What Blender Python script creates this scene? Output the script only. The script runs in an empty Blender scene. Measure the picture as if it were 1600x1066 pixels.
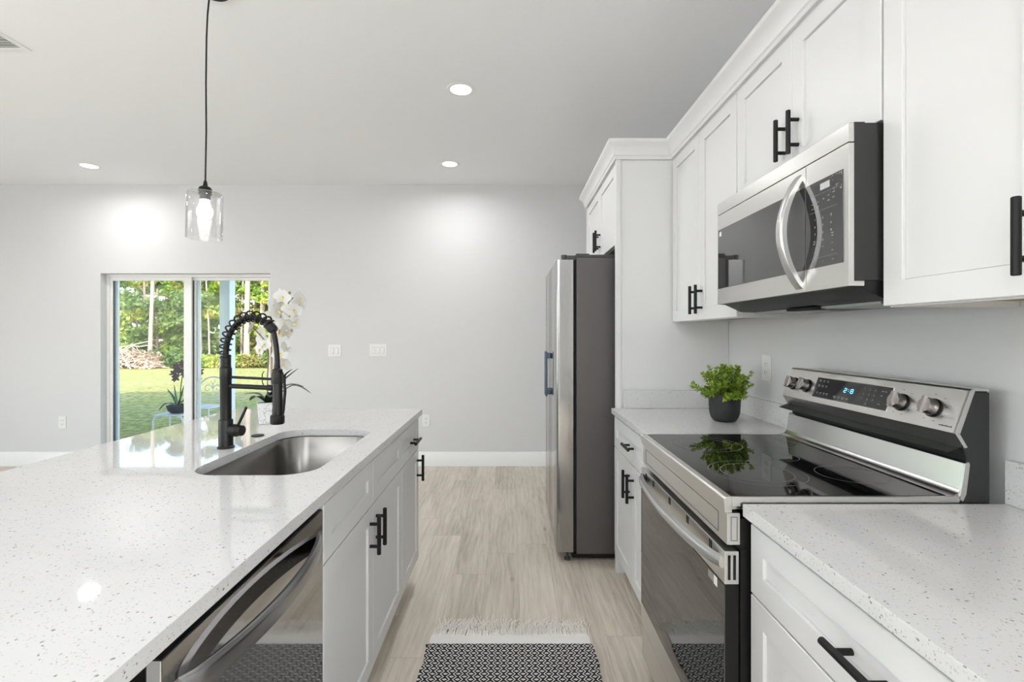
import bpy, bmesh, math, random
from mathutils import Vector, Matrix
import numpy as np

random.seed(7)
PI = math.pi
R = math.radians
C = bpy.context.scene.collection
scene = bpy.context.scene

# ------------------------------------------------------------------ camera, world, sun, lights, exposure
cam_data = bpy.data.cameras.new('camera')
cam = bpy.data.objects.new('camera', cam_data)
C.objects.link(cam)
cam.location = (0, 0, 1.322)
cam.rotation_euler = (PI / 2, 0, 0)
cam_data.sensor_fit = 'HORIZONTAL'
cam_data.sensor_width = 36.0
cam_data.lens = 770 / 1600 * 36
cam_data.shift_x = 3 / 1600
cam_data.shift_y = -11 / 1600
cam_data.clip_start = 0.02
scene.camera = cam

scene.view_settings.view_transform = 'Standard'
scene.view_settings.look = 'None'
scene.view_settings.gamma = 1.0
scene.view_settings.use_curve_mapping = False
scene.view_settings.exposure = 0.98
scene.cycles.max_bounces = 12
scene.cycles.diffuse_bounces = 6
scene.cycles.glossy_bounces = 5
scene.cycles.transparent_max_bounces = 16
scene.cycles.sample_clamp_indirect = 6.0
scene.cycles.caustics_reflective = False
scene.cycles.caustics_refractive = False

world = bpy.data.worlds.new('world')
scene.world = world
world.use_nodes = True
wnt = world.node_tree
sky = wnt.nodes.new('ShaderNodeTexSky')
sky.sky_type = 'NISHITA'
sky.sun_disc = False
sky.sun_elevation = R(38)
sky.sun_rotation = R(160)
sky.air_density = 1.0
sky.dust_density = 1.0
wbg = wnt.nodes['Background']
wbg.inputs['Strength'].default_value = 0.42
wnt.links.new(sky.outputs['Color'], wbg.inputs['Color'])

sun_data = bpy.data.lights.new('sun', 'SUN')
sun_data.energy = 2.8
sun_data.angle = R(0.6)
sun_data.color = (1.0, 0.95, 0.84)
sun = bpy.data.objects.new('sun', sun_data)
C.objects.link(sun)
sun.rotation_euler = (R(55), 0, R(18))       # from behind the house, over its roof


def area_light(name, loc, rot, sx, sy, power, color=(1, 1, 1), shape='RECTANGLE', spread=180):
    d = bpy.data.lights.new(name, 'AREA')
    d.shape = shape
    d.size = sx
    d.size_y = sy
    d.energy = power
    d.color = color
    d.spread = R(spread)
    o = bpy.data.objects.new(name, d)
    C.objects.link(o)
    o.location = loc
    o.rotation_euler = rot
    return o


# fill lamps added out of view to brighten the room
area_light('added_fill_left', (-6.95, -0.3, 1.3), (0, R(-88), 0), 2.0, 4.2, 46, (0.93, 0.97, 1.0), spread=160)  # added fill from the left for right wall and cabinets
area_light('added_fill_rear_left', (-2.6, -3.85, 1.4), (R(158), 0, 0), 3.0, 1.6, 110, (0.93, 0.97, 1.0), spread=125)  # added lamp tilted up to brighten the ceiling; no window stands here
area_light('added_fill_rear_mid', (-0.9, -3.85, 1.25), (R(158), 0, 0), 1.6, 2.1, 62, (0.93, 0.97, 1.0), spread=125)  # second added ceiling bounce lamp; no door stands here
area_light('added_fill_right', (1.18, -1.85, 1.45), (0, R(80), 0), 1.1, 1.2, 34, (0.93, 0.97, 1.0), spread=150)  # added fill for the island front
DOWNLIGHT_POWER = 3.9


# ------------------------------------------------------------------ materials
def new_mat(name):
    m = bpy.data.materials.new(name)
    m.use_nodes = True
    nt = m.node_tree
    return m, nt, nt.nodes['Principled BSDF']


def node(nt, kind, **kw):
    n = nt.nodes.new(kind)
    for k, v in kw.items():
        if k.startswith('i_'):
            key = k[2:]
            key = int(key) if key.isdigit() else key.replace('_', ' ')
            if hasattr(v, 'is_output'):
                nt.links.new(v, n.inputs[key])
            else:
                n.inputs[key].default_value = v
        else:
            setattr(n, k, v)
    return n


def mth(nt, op, a, b=None, c=None):
    n = nt.nodes.new('ShaderNodeMath')
    n.operation = op
    for i, v in enumerate((a, b, c)):
        if v is None:
            continue
        if hasattr(v, 'is_output'):
            nt.links.new(v, n.inputs[i])
        else:
            n.inputs[i].default_value = v
    return n.outputs[0]


def rgb(c):
    return (c[0], c[1], c[2], 1.0)


def srgb(r, g, b):
    f = lambda v: (v / 255 / 12.92) if v / 255 <= 0.04045 else ((v / 255 + 0.055) / 1.055) ** 2.4
    return (f(r), f(g), f(b), 1.0)


def mixc(nt, fac, a, b):
    n = nt.nodes.new('ShaderNodeMix')
    n.data_type = 'RGBA'
    for key, v in ((0, fac), (6, a), (7, b)):
        if hasattr(v, 'is_output'):
            nt.links.new(v, n.inputs[key])
        else:
            n.inputs[key].default_value = v
    return n.outputs[2]


def pos(nt):
    return nt.nodes.new('ShaderNodeNewGeometry').outputs['Position']


def scaled(nt, vec, s):
    return node(nt, 'ShaderNodeMapping', i_Vector=vec, i_Scale=s).outputs[0]


def bump(nt, p, height, strength, dist=0.001):
    b = node(nt, 'ShaderNodeBump', i_Height=height, i_Strength=strength, i_Distance=dist)
    nt.links.new(b.outputs[0], p.inputs['Normal'])


def simple(name, col, rough=0.5, metal=0.0, spec=0.5, noise_amt=0.0, noise_scale=20, bump_s=0.0, bump_scale=300):
    m, nt, p = new_mat(name)
    p.inputs['Roughness'].default_value = rough
    p.inputs['Metallic'].default_value = metal
    p.inputs['Specular IOR Level'].default_value = spec
    P = pos(nt)
    n = node(nt, 'ShaderNodeTexNoise', i_Vector=P, i_Scale=noise_scale, i_Detail=3.0)
    lo = tuple(max(0, c * (1 - noise_amt)) for c in col[:3])
    hi = tuple(min(1, c * (1 + noise_amt)) for c in col[:3])
    nt.links.new(mixc(nt, n.outputs['Fac'], rgb(lo), rgb(hi)), p.inputs['Base Color'])
    if bump_s:
        n2 = node(nt, 'ShaderNodeTexNoise', i_Vector=P, i_Scale=bump_scale, i_Detail=2.0)
        bump(nt, p, n2.outputs['Fac'], bump_s)
    return m


def brushed(name, col, rough, axis='y', metal=1.0, streak=0.02):
    """brushed metal: fine streaks along one axis"""
    m, nt, p = new_mat(name)
    s = {'x': (8, 1800, 1800), 'y': (1800, 8, 1800), 'z': (1800, 1800, 8)}[axis]
    n = node(nt, 'ShaderNodeTexNoise', i_Vector=scaled(nt, pos(nt), s), i_Scale=1.0, i_Detail=3.0)
    lo = rgb([c * (1 - streak) for c in col[:3]])
    hi = rgb([min(1, c * (1 + streak)) for c in col[:3]])
    nt.links.new(mixc(nt, n.outputs['Fac'], lo, hi), p.inputs['Base Color'])
    p.inputs['Metallic'].default_value = metal
    r = mth(nt, 'MULTIPLY_ADD', n.outputs['Fac'], 0.05, rough - 0.025)
    nt.links.new(r, p.inputs['Roughness'])
    return m


M = {}
M['wall'] = simple('wall_paint', (0.668, 0.669, 0.672), 0.75, spec=0.3, noise_amt=0.01, bump_s=0.12, bump_scale=160)
M['ceiling'] = simple('ceiling_paint', (0.90, 0.90, 0.905), 0.9, spec=0.2, noise_amt=0.015, noise_scale=60, bump_s=0.35, bump_scale=90)
M['trim'] = simple('trim_white', (0.84, 0.84, 0.83), 0.4, noise_amt=0.01)
M['cabinet'] = simple('cabinet_white', (0.74, 0.74, 0.735), 0.38, noise_amt=0.008, noise_scale=6)
M['plastic'] = simple('white_plastic', (0.79, 0.79, 0.78), 0.35)
M['gap_shade'] = simple('grey_gap_shade', (0.45, 0.45, 0.44), 0.6)  # grey stands in for shade around rockers and between vent slats
M['slot'] = simple('outlet_slot_dark', (0.12, 0.12, 0.12), 0.6)
M['black'] = simple('matte_black_metal', (0.006, 0.006, 0.0065), 0.45, spec=0.3, noise_amt=0.1)
M['faucet'] = simple('matte_black_faucet', (0.0085, 0.008, 0.0078), 0.42, spec=0.35, noise_amt=0.1)
M['blackplastic'] = simple('black_plastic', (0.007, 0.007, 0.0072), 0.4, spec=0.3)
M['charcoal'] = simple('charcoal_enamel', (0.022, 0.022, 0.0225), 0.3)
M['darkgrey'] = simple('dark_grey_plastic', (0.07, 0.07, 0.072), 0.5)
M['void'] = simple('dark_gap', (0.008, 0.008, 0.008), 0.9)
M['steel'] = brushed('stainless_steel', (0.68, 0.67, 0.65), 0.30, 'y')
M['steel_shiny'] = brushed('polished_steel', (0.66, 0.655, 0.65), 0.22, 'y')
M['bar_steel'] = simple('brushed_bar_steel', (0.64, 0.63, 0.62), 0.34, metal=1.0, noise_amt=0.02)
M['steel_v'] = brushed('fridge_steel', (0.36, 0.355, 0.35), 0.13, 'x')
M['fridge_handle'] = simple('fridge_handle_steel', (0.10, 0.13, 0.17), 0.35, metal=0.9)
M['fridge_side'] = simple('fridge_side_paint', (0.115, 0.105, 0.105), 0.42, metal=0.35, noise_amt=0.03, bump_s=0.08, bump_scale=900)
M['dark_steel'] = brushed('dishwasher_steel', (0.46, 0.455, 0.45), 0.05, 'y')
M['handle_steel'] = simple('dishwasher_handle_steel', (0.36, 0.355, 0.365), 0.27, metal=1.0, noise_amt=0.02)
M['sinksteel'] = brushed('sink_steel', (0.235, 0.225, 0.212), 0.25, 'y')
M['knob'] = brushed('knob_steel', (0.36, 0.335, 0.325), 0.28, 'z')
M['wood_raw'] = simple('raw_plywood', (0.36, 0.25, 0.14), 0.6, noise_amt=0.2, noise_scale=40)
M['chair_white'] = simple('white_enamel', (0.78, 0.8, 0.82), 0.4)
M['post'] = simple('post_paint', (0.80, 0.85, 0.93), 0.5, noise_amt=0.01)
M['concrete'] = simple('concrete', (0.45, 0.44, 0.42), 0.85, noise_amt=0.12, noise_scale=12, bump_s=0.2)
M['soil'] = simple('potting_soil', (0.03, 0.02, 0.012), 0.95, noise_amt=0.4, noise_scale=120, bump_s=0.8, bump_scale=200)
M['stake'] = simple('bamboo_stake', (0.45, 0.29, 0.13), 0.6, noise_amt=0.2, noise_scale=80)
M['orchid_stem'] = simple('orchid_stem', (0.16, 0.17, 0.05), 0.55, noise_amt=0.25, noise_scale=60)
M['orchid_leaf'] = simple('orchid_leaf', (0.015, 0.03, 0.018), 0.4, noise_amt=0.25)
M['bud'] = simple('orchid_bud', (0.30, 0.33, 0.10), 0.5, noise_amt=0.2, noise_scale=100)
M['purple'] = simple('purple_petal', (0.05, 0.012, 0.035), 0.5, noise_amt=0.3, noise_scale=60)
M['agave'] = simple('strap_leaf_green', (0.07, 0.16, 0.05), 0.5, noise_amt=0.3, noise_scale=40)
M['bowl'] = simple('dark_bowl', (0.03, 0.028, 0.04), 0.5)
M['sticker'] = simple('white_sticker', (0.82, 0.82, 0.80), 0.5)
M['sticker_grey'] = simple('grey_sticker', (0.3, 0.3, 0.3), 0.4)
M['legend'] = simple('white_legend', (0.62, 0.62, 0.62), 0.5)
M['legend_dim'] = simple('grey_legend', (0.24, 0.24, 0.245), 0.5)
M['legend_dark'] = simple('dark_legend', (0.08, 0.07, 0.065), 0.5)
M['film'] = simple('peeling_film', (0.55, 0.55, 0.55), 0.15)
M['filter'] = brushed('mesh_filter', (0.4, 0.4, 0.4), 0.4, 'x', streak=0.5)

# pot with fine horizontal ridges
m, nt, p = new_mat('ribbed_black_pot')
w = node(nt, 'ShaderNodeTexWave', wave_type='BANDS', bands_direction='Z', i_Vector=pos(nt), i_Scale=90.0, i_Distortion=1.5, i_Detail=2.0)
p.inputs['Base Color'].default_value = (0.022, 0.022, 0.024, 1)
p.inputs['Roughness'].default_value = 0.6
bump(nt, p, w.outputs['Fac'], 0.5, 0.0012)
M['pot_black'] = m

# marble for the orchid pot
m, nt, p = new_mat('marble_pot')
n1 = node(nt, 'ShaderNodeTexNoise', i_Vector=pos(nt), i_Scale=14.0, i_Detail=6.0, i_Distortion=2.5)
v = mth(nt, 'ABSOLUTE', mth(nt, 'SUBTRACT', n1.outputs['Fac'], 0.5))
vein = mth(nt, 'LESS_THAN', v, 0.012)
nt.links.new(mixc(nt, vein, (0.82, 0.82, 0.81, 1), (0.45, 0.45, 0.46, 1)), p.inputs['Base Color'])
p.inputs['Roughness'].default_value = 0.25
M['marble'] = m

# petals, slightly translucent
m, nt, p = new_mat('white_petal')
n1 = node(nt, 'ShaderNodeTexNoise', i_Vector=pos(nt), i_Scale=90.0)
nt.links.new(mixc(nt, n1.outputs['Fac'], (0.82, 0.82, 0.82, 1), (0.9, 0.9, 0.88, 1)), p.inputs['Base Color'])
p.inputs['Roughness'].default_value = 0.55
tr = node(nt, 'ShaderNodeBsdfTranslucent', i_Color=(0.85, 0.85, 0.83, 1))
mx = node(nt, 'ShaderNodeMixShader', i_0=0.3, i_1=p.outputs[0], i_2=tr.outputs[0])
nt.links.new(mx.outputs[0], nt.nodes['Material Output'].inputs['Surface'])
M['petal'] = m
M['lip'] = simple('orchid_lip', (0.75, 0.62, 0.15), 0.5, noise_amt=0.3, noise_scale=150)


def leaf_mat(name, cols, scale=4.0, trans=0.35, rough=0.5):
    m, nt, p = new_mat(name)
    n1 = node(nt, 'ShaderNodeTexNoise', i_Vector=pos(nt), i_Scale=scale, i_Detail=4.0, i_Roughness=0.7)
    cr = nt.nodes.new('ShaderNodeValToRGB')
    nt.links.new(n1.outputs['Fac'], cr.inputs[0])
    el = cr.color_ramp.elements
    k = len(cols)
    while len(el) < k:
        el.new(0.5)
    for i, c in enumerate(cols):
        el[i].position = 0.3 + 0.4 * i / (k - 1)
        el[i].color = rgb(c)
    nt.links.new(cr.outputs[0], p.inputs['Base Color'])
    p.inputs['Roughness'].default_value = rough
    t = node(nt, 'ShaderNodeBsdfTranslucent')
    nt.links.new(cr.outputs[0], t.inputs['Color'])
    mx = node(nt, 'ShaderNodeMixShader', i_0=trans, i_1=p.outputs[0], i_2=t.outputs[0])
    nt.links.new(mx.outputs[0], nt.nodes['Material Output'].inputs['Surface'])
    return m


M['box_leaf'] = leaf_mat('boxwood_leaf', [(0.08, 0.15, 0.02), (0.27, 0.42, 0.04), (0.55, 0.66, 0.11)], 45.0, 0.25, 0.4)
M['tree_leaf_a'] = leaf_mat('tree_leaf_yellow_green', [(0.10, 0.17, 0.03), (0.27, 0.42, 0.06), (0.50, 0.52, 0.10), (0.55, 0.33, 0.10)], 1.1)
M['tree_leaf_b'] = leaf_mat('tree_leaf_green', [(0.05, 0.09, 0.03), (0.15, 0.24, 0.06), (0.30, 0.36, 0.10)], 1.3)
M['tree_leaf_c'] = leaf_mat('tree_leaf_olive', [(0.12, 0.12, 0.05), (0.32, 0.30, 0.09), (0.50, 0.37, 0.14)], 1.2)
M['bark_pale'] = simple('pale_bark', (0.36, 0.29, 0.235), 0.9, noise_amt=0.25, noise_scale=9, bump_s=0.6, bump_scale=20)
M['bark_dark'] = simple('brown_bark', (0.28, 0.21, 0.15), 0.9, noise_amt=0.3, noise_scale=9, bump_s=0.6, bump_scale=20)
M['deadwood'] = simple('dead_branches', (0.60, 0.44, 0.34), 0.9, noise_amt=0.35, noise_scale=3)

# lawn
m, nt, p = new_mat('lawn_grass')
P = pos(nt)
n1 = node(nt, 'ShaderNodeTexNoise', i_Vector=P, i_Scale=0.7, i_Detail=5.0, i_Roughness=0.7)
n2 = node(nt, 'ShaderNodeTexNoise', i_Vector=P, i_Scale=7.0, i_Detail=6.0, i_Roughness=0.8)
blade = node(nt, 'ShaderNodeMapRange', i_Value=n2.outputs['Fac'], i_1=0.36, i_2=0.64).outputs[0]
c1 = mixc(nt, blade, (0.17, 0.185, 0.035, 1), (0.62, 0.585, 0.20, 1))
c2 = mixc(nt, blade, (0.25, 0.22, 0.07, 1), (0.66, 0.56, 0.26, 1))
f = node(nt, 'ShaderNodeMapRange', i_Value=n1.outputs['Fac'], i_1=0.4, i_2=0.65).outputs[0]
nt.links.new(mixc(nt, f, c1, c2), p.inputs['Base Color'])
p.inputs['Roughness'].default_value = 0.95
p.inputs['Specular IOR Level'].default_value = 0.1
bump(nt, p, n2.outputs['Fac'], 1.0, 0.05)
M['lawn'] = m

# speckled quartz
m, nt, p = new_mat('speckled_quartz')
P = pos(nt)
wob = node(nt, 'ShaderNodeTexNoise', i_Vector=P, i_Scale=160.0, i_Detail=2.0)
wv = node(nt, 'ShaderNodeVectorMath', operation='MULTIPLY_ADD')
nt.links.new(wob.outputs['Color'], wv.inputs[0])
wv.inputs[1].default_value = (0.006, 0.006, 0.006)
nt.links.new(P, wv.inputs[2])
col = mixc(nt, node(nt, 'ShaderNodeTexNoise', i_Vector=P, i_Scale=5.0, i_Detail=4.0).outputs['Fac'], (0.61, 0.607, 0.605, 1), (0.67, 0.667, 0.665, 1))
for sc, frac, rad, cc in ((330.0, 0.20, 0.42, (0.50, 0.49, 0.47, 1)), (230.0, 0.07, 0.40, (0.28, 0.265, 0.25, 1)), (120.0, 0.014, 0.22, (0.20, 0.18, 0.165, 1))):
    vo = node(nt, 'ShaderNodeTexVoronoi', i_Vector=wv.outputs[0], i_Scale=sc)
    sepc = node(nt, 'ShaderNodeSeparateColor', i_0=vo.outputs['Color'])
    pick = mth(nt, 'LESS_THAN', sepc.outputs[0], frac)
    near = mth(nt, 'LESS_THAN', vo.outputs['Distance'], mth(nt, 'MULTIPLY', sepc.outputs[1], rad * 1.4))
    col = mixc(nt, mth(nt, 'MULTIPLY', pick, near), col, cc)
nt.links.new(col, p.inputs['Base Color'])
p.inputs['Roughness'].default_value = 0.035
p.inputs['Specular IOR Level'].default_value = 0.36
M['quartz'] = m

# vinyl plank floor, planks run along Y
m, nt, p = new_mat('oak_plank_floor')
P = pos(nt)
sx = node(nt, 'ShaderNodeSeparateXYZ', i_0=P)
PW, PL = 0.181, 1.22
cx = mth(nt, 'DIVIDE', mth(nt, 'ADD', sx.outputs[0], 20.045), PW)
ci = mth(nt, 'FLOOR', cx)
rnd = node(nt, 'ShaderNodeTexWhiteNoise', noise_dimensions='1D', i_W=ci).outputs['Value']
cy = mth(nt, 'ADD', mth(nt, 'DIVIDE', mth(nt, 'ADD', sx.outputs[1], 20.0), PL), rnd)
ri = mth(nt, 'FLOOR', cy)
cid = node(nt, 'ShaderNodeCombineXYZ', i_0=ci, i_1=ri)
pr = node(nt, 'ShaderNodeTexWhiteNoise', noise_dimensions='2D', i_Vector=cid.outputs[0])
off = node(nt, 'ShaderNodeVectorMath', operation='MULTIPLY_ADD')
nt.links.new(pr.outputs['Color'], off.inputs[0])
off.inputs[1].default_value = (30, 30, 30)
nt.links.new(P, off.inputs[2])
g1 = node(nt, 'ShaderNodeTexNoise', i_Vector=scaled(nt, off.outputs[0], (1, 0.09, 1)), i_Scale=38.0, i_Detail=6.0, i_Roughness=0.65, i_Distortion=0.4)
g2 = node(nt, 'ShaderNodeTexNoise', i_Vector=scaled(nt, off.outputs[0], (1, 0.22, 1)), i_Scale=7.0, i_Detail=3.0)
gw = node(nt, 'ShaderNodeTexWave', wave_type='BANDS', bands_direction='X', i_Vector=scaled(nt, off.outputs[0], (1, 0.16, 1)), i_Scale=9.0, i_Distortion=9.0, i_Detail=2.0, i_Detail_Scale=1.6)
g3 = node(nt, 'ShaderNodeTexNoise', i_Vector=scaled(nt, off.outputs[0], (1, 0.03, 1)), i_Scale=220.0, i_Detail=2.0)
fac = mth(nt, 'ADD', mth(nt, 'MULTIPLY', g1.outputs['Fac'], 0.36), mth(nt, 'MULTIPLY', g2.outputs['Fac'], 0.34))
fac = mth(nt, 'ADD', fac, mth(nt, 'MULTIPLY', gw.outputs['Fac'], 0.07))
fac = mth(nt, 'ADD', fac, mth(nt, 'MULTIPLY', g3.outputs['Fac'], 0.24))
fac = mth(nt, 'ADD', fac, mth(nt, 'MULTIPLY', mth(nt, 'SUBTRACT', pr.outputs['Value'], 0.5), 0.13))
kn = node(nt, 'ShaderNodeTexVoronoi', i_Vector=scaled(nt, off.outputs[0], (1, 0.5, 0)), i_Scale=4.2)      # small knots
kd = node(nt, 'ShaderNodeMapRange', i_Value=kn.outputs['Distance'], i_1=0.02, i_2=0.09, i_3=0.22, i_4=0.0).outputs[0]
fac = mth(nt, 'SUBTRACT', fac, kd)
cr = nt.nodes.new('ShaderNodeValToRGB')
nt.links.new(fac, cr.inputs[0])
el = cr.color_ramp.elements
el[0].position, el[0].color = 0.32, srgb(171, 161, 147)
el[1].position, el[1].color = 0.68, srgb(222, 213, 200)
e2 = el.new(0.5)
e2.color = srgb(205, 195, 181)
fx = mth(nt, 'FRACT', cx)
fy = mth(nt, 'FRACT', cy)
ex = mth(nt, 'LESS_THAN', mth(nt, 'MINIMUM', fx, mth(nt, 'SUBTRACT', 1.0, fx)), 0.005)
ey = mth(nt, 'LESS_THAN', mth(nt, 'MINIMUM', fy, mth(nt, 'SUBTRACT', 1.0, fy)), 0.0009)
seam = mth(nt, 'MULTIPLY', mth(nt, 'MAXIMUM', ex, ey), 0.38)
nt.links.new(mixc(nt, seam, cr.outputs[0], (0.16, 0.13, 0.10, 1)), p.inputs['Base Color'])
p.inputs['Roughness'].default_value = 0.48
p.inputs['Specular IOR Level'].default_value = 0.35
bump(nt, p, g1.outputs['Fac'], 0.12, 0.001)
M['floor'] = m

# woven rug: black ground, white zigzag diamonds with a dot
m, nt, p = new_mat('diamond_weave')
P = pos(nt)
sx = node(nt, 'ShaderNodeSeparateXYZ', i_0=P)
DX, DY = 0.0500, 0.0310


def cell(ox, oy):
    fx = mth(nt, 'FRACT', mth(nt, 'ADD', mth(nt, 'DIVIDE', mth(nt, 'ADD', sx.outputs[0], 10.0), DX), ox))
    fy = mth(nt, 'FRACT', mth(nt, 'ADD', mth(nt, 'DIVIDE', mth(nt, 'ADD', sx.outputs[1], 10.0), DY), oy))
    return mth(nt, 'ABSOLUTE', mth(nt, 'SUBTRACT', fx, 0.5)), mth(nt, 'ABSOLUTE', mth(nt, 'SUBTRACT', fy, 0.5))


ax, ay = cell(0.0, 0.0)
bx_, by_ = cell(0.5, 0.5)
d = mth(nt, 'MINIMUM', mth(nt, 'ADD', ax, ay), mth(nt, 'ADD', bx_, by_))
blob = mth(nt, 'MULTIPLY', mth(nt, 'LESS_THAN', d, 0.20), mth(nt, 'GREATER_THAN', d, 0.05))
# zigzag thread between the columns of diamonds
zx = mth(nt, 'SUBTRACT', 0.385, mth(nt, 'MULTIPLY', ay, 0.54))
zig = mth(nt, 'LESS_THAN', mth(nt, 'ABSOLUTE', mth(nt, 'SUBTRACT', ax, zx)), 0.048)
white = mth(nt, 'MAXIMUM', blob, zig)
th = node(nt, 'ShaderNodeTexNoise', i_Vector=P, i_Scale=500.0)
wcol = mixc(nt, th.outputs['Fac'], (0.62, 0.61, 0.59, 1), (0.88, 0.87, 0.85, 1))
nt.links.new(mixc(nt, white, (0.007, 0.0075, 0.009, 1), wcol), p.inputs['Base Color'])
p.inputs['Roughness'].default_value = 0.95
bump(nt, p, th.outputs['Fac'], 0.6, 0.002)
M['rug'] = m
M['rug_band'] = simple('cotton_band', (0.82, 0.80, 0.78), 0.95, noise_amt=0.12, noise_scale=300, bump_s=0.5, bump_scale=400)
M['fringe'] = simple('cotton_fringe', (0.86, 0.83, 0.78), 0.95, noise_amt=0.15, noise_scale=90)


def glossy_black(name, col, rough, ior):
    m, nt, p = new_mat(name)
    n1 = node(nt, 'ShaderNodeTexNoise', i_Vector=pos(nt), i_Scale=6.0)
    nt.links.new(mixc(nt, n1.outputs['Fac'], rgb(col), rgb([c * 1.15 for c in col])), p.inputs['Base Color'])
    p.inputs['Roughness'].default_value = rough
    p.inputs['IOR'].default_value = ior
    return m


M['cooktop'] = glossy_black('black_ceramic_glass', (0.004, 0.004, 0.0045), 0.03, 1.5)
M['oven_glass'] = glossy_black('oven_mirror_glass', (0.012, 0.012, 0.013), 0.035, 2.1)
M['micro_glass'] = glossy_black('microwave_glass', (0.030, 0.030, 0.031), 0.03, 2.0)
M['panel_glass'] = glossy_black('control_glass', (0.022, 0.022, 0.023), 0.06, 1.5)


def thin_glass(name, tint=(1, 1, 1, 1), ior=1.5):
    m, nt, p = new_mat(name)
    nt.nodes.remove(p)
    geo = nt.nodes.new('ShaderNodeNewGeometry')       # Schlick reflectance of a thin pane
    dt = node(nt, 'ShaderNodeVectorMath', operation='DOT_PRODUCT')
    nt.links.new(geo.outputs['Normal'], dt.inputs[0])
    nt.links.new(geo.outputs['Incoming'], dt.inputs[1])
    f0 = ((ior - 1) / (ior + 1)) ** 2
    fac = mth(nt, 'MULTIPLY_ADD', mth(nt, 'POWER', mth(nt, 'SUBTRACT', 1.0, mth(nt, 'ABSOLUTE', dt.outputs['Value'])), 5.0), 1 - f0, f0)
    n1 = node(nt, 'ShaderNodeTexNoise', i_Vector=pos(nt), i_Scale=2.0)
    t = node(nt, 'ShaderNodeBsdfTransparent')
    nt.links.new(mixc(nt, n1.outputs['Fac'], tint, rgb([c * 0.99 for c in tint[:3]])), t.inputs[0])
    g = node(nt, 'ShaderNodeBsdfGlossy', i_Roughness=0.0)
    mx = node(nt, 'ShaderNodeMixShader', i_0=fac, i_1=t.outputs[0], i_2=g.outputs[0])
    nt.links.new(mx.outputs[0], nt.nodes['Material Output'].inputs['Surface'])
    return m


M['pane'] = thin_glass('window_pane', (0.95, 0.97, 0.97, 1), 1.22)
M['clear'] = thin_glass('clear_shade_glass', (0.985, 0.985, 0.985, 1), 1.75)


def emit(name, col, strength):
    m, nt, p = new_mat(name)
    nt.nodes.remove(p)
    e = node(nt, 'ShaderNodeEmission', i_Color=rgb(col), i_Strength=strength)
    nt.links.new(e.outputs[0], nt.nodes['Material Output'].inputs['Surface'])
    return m


M['lens'] = emit('downlight_lens_glow', (1.0, 0.99, 0.96), 4.0)
M['bulb'] = emit('bulb_glow', (1.0, 0.99, 0.97), 5.0)
M['digit'] = emit('blue_digit_glow', (0.12, 0.55, 1.0), 1.6)


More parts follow.
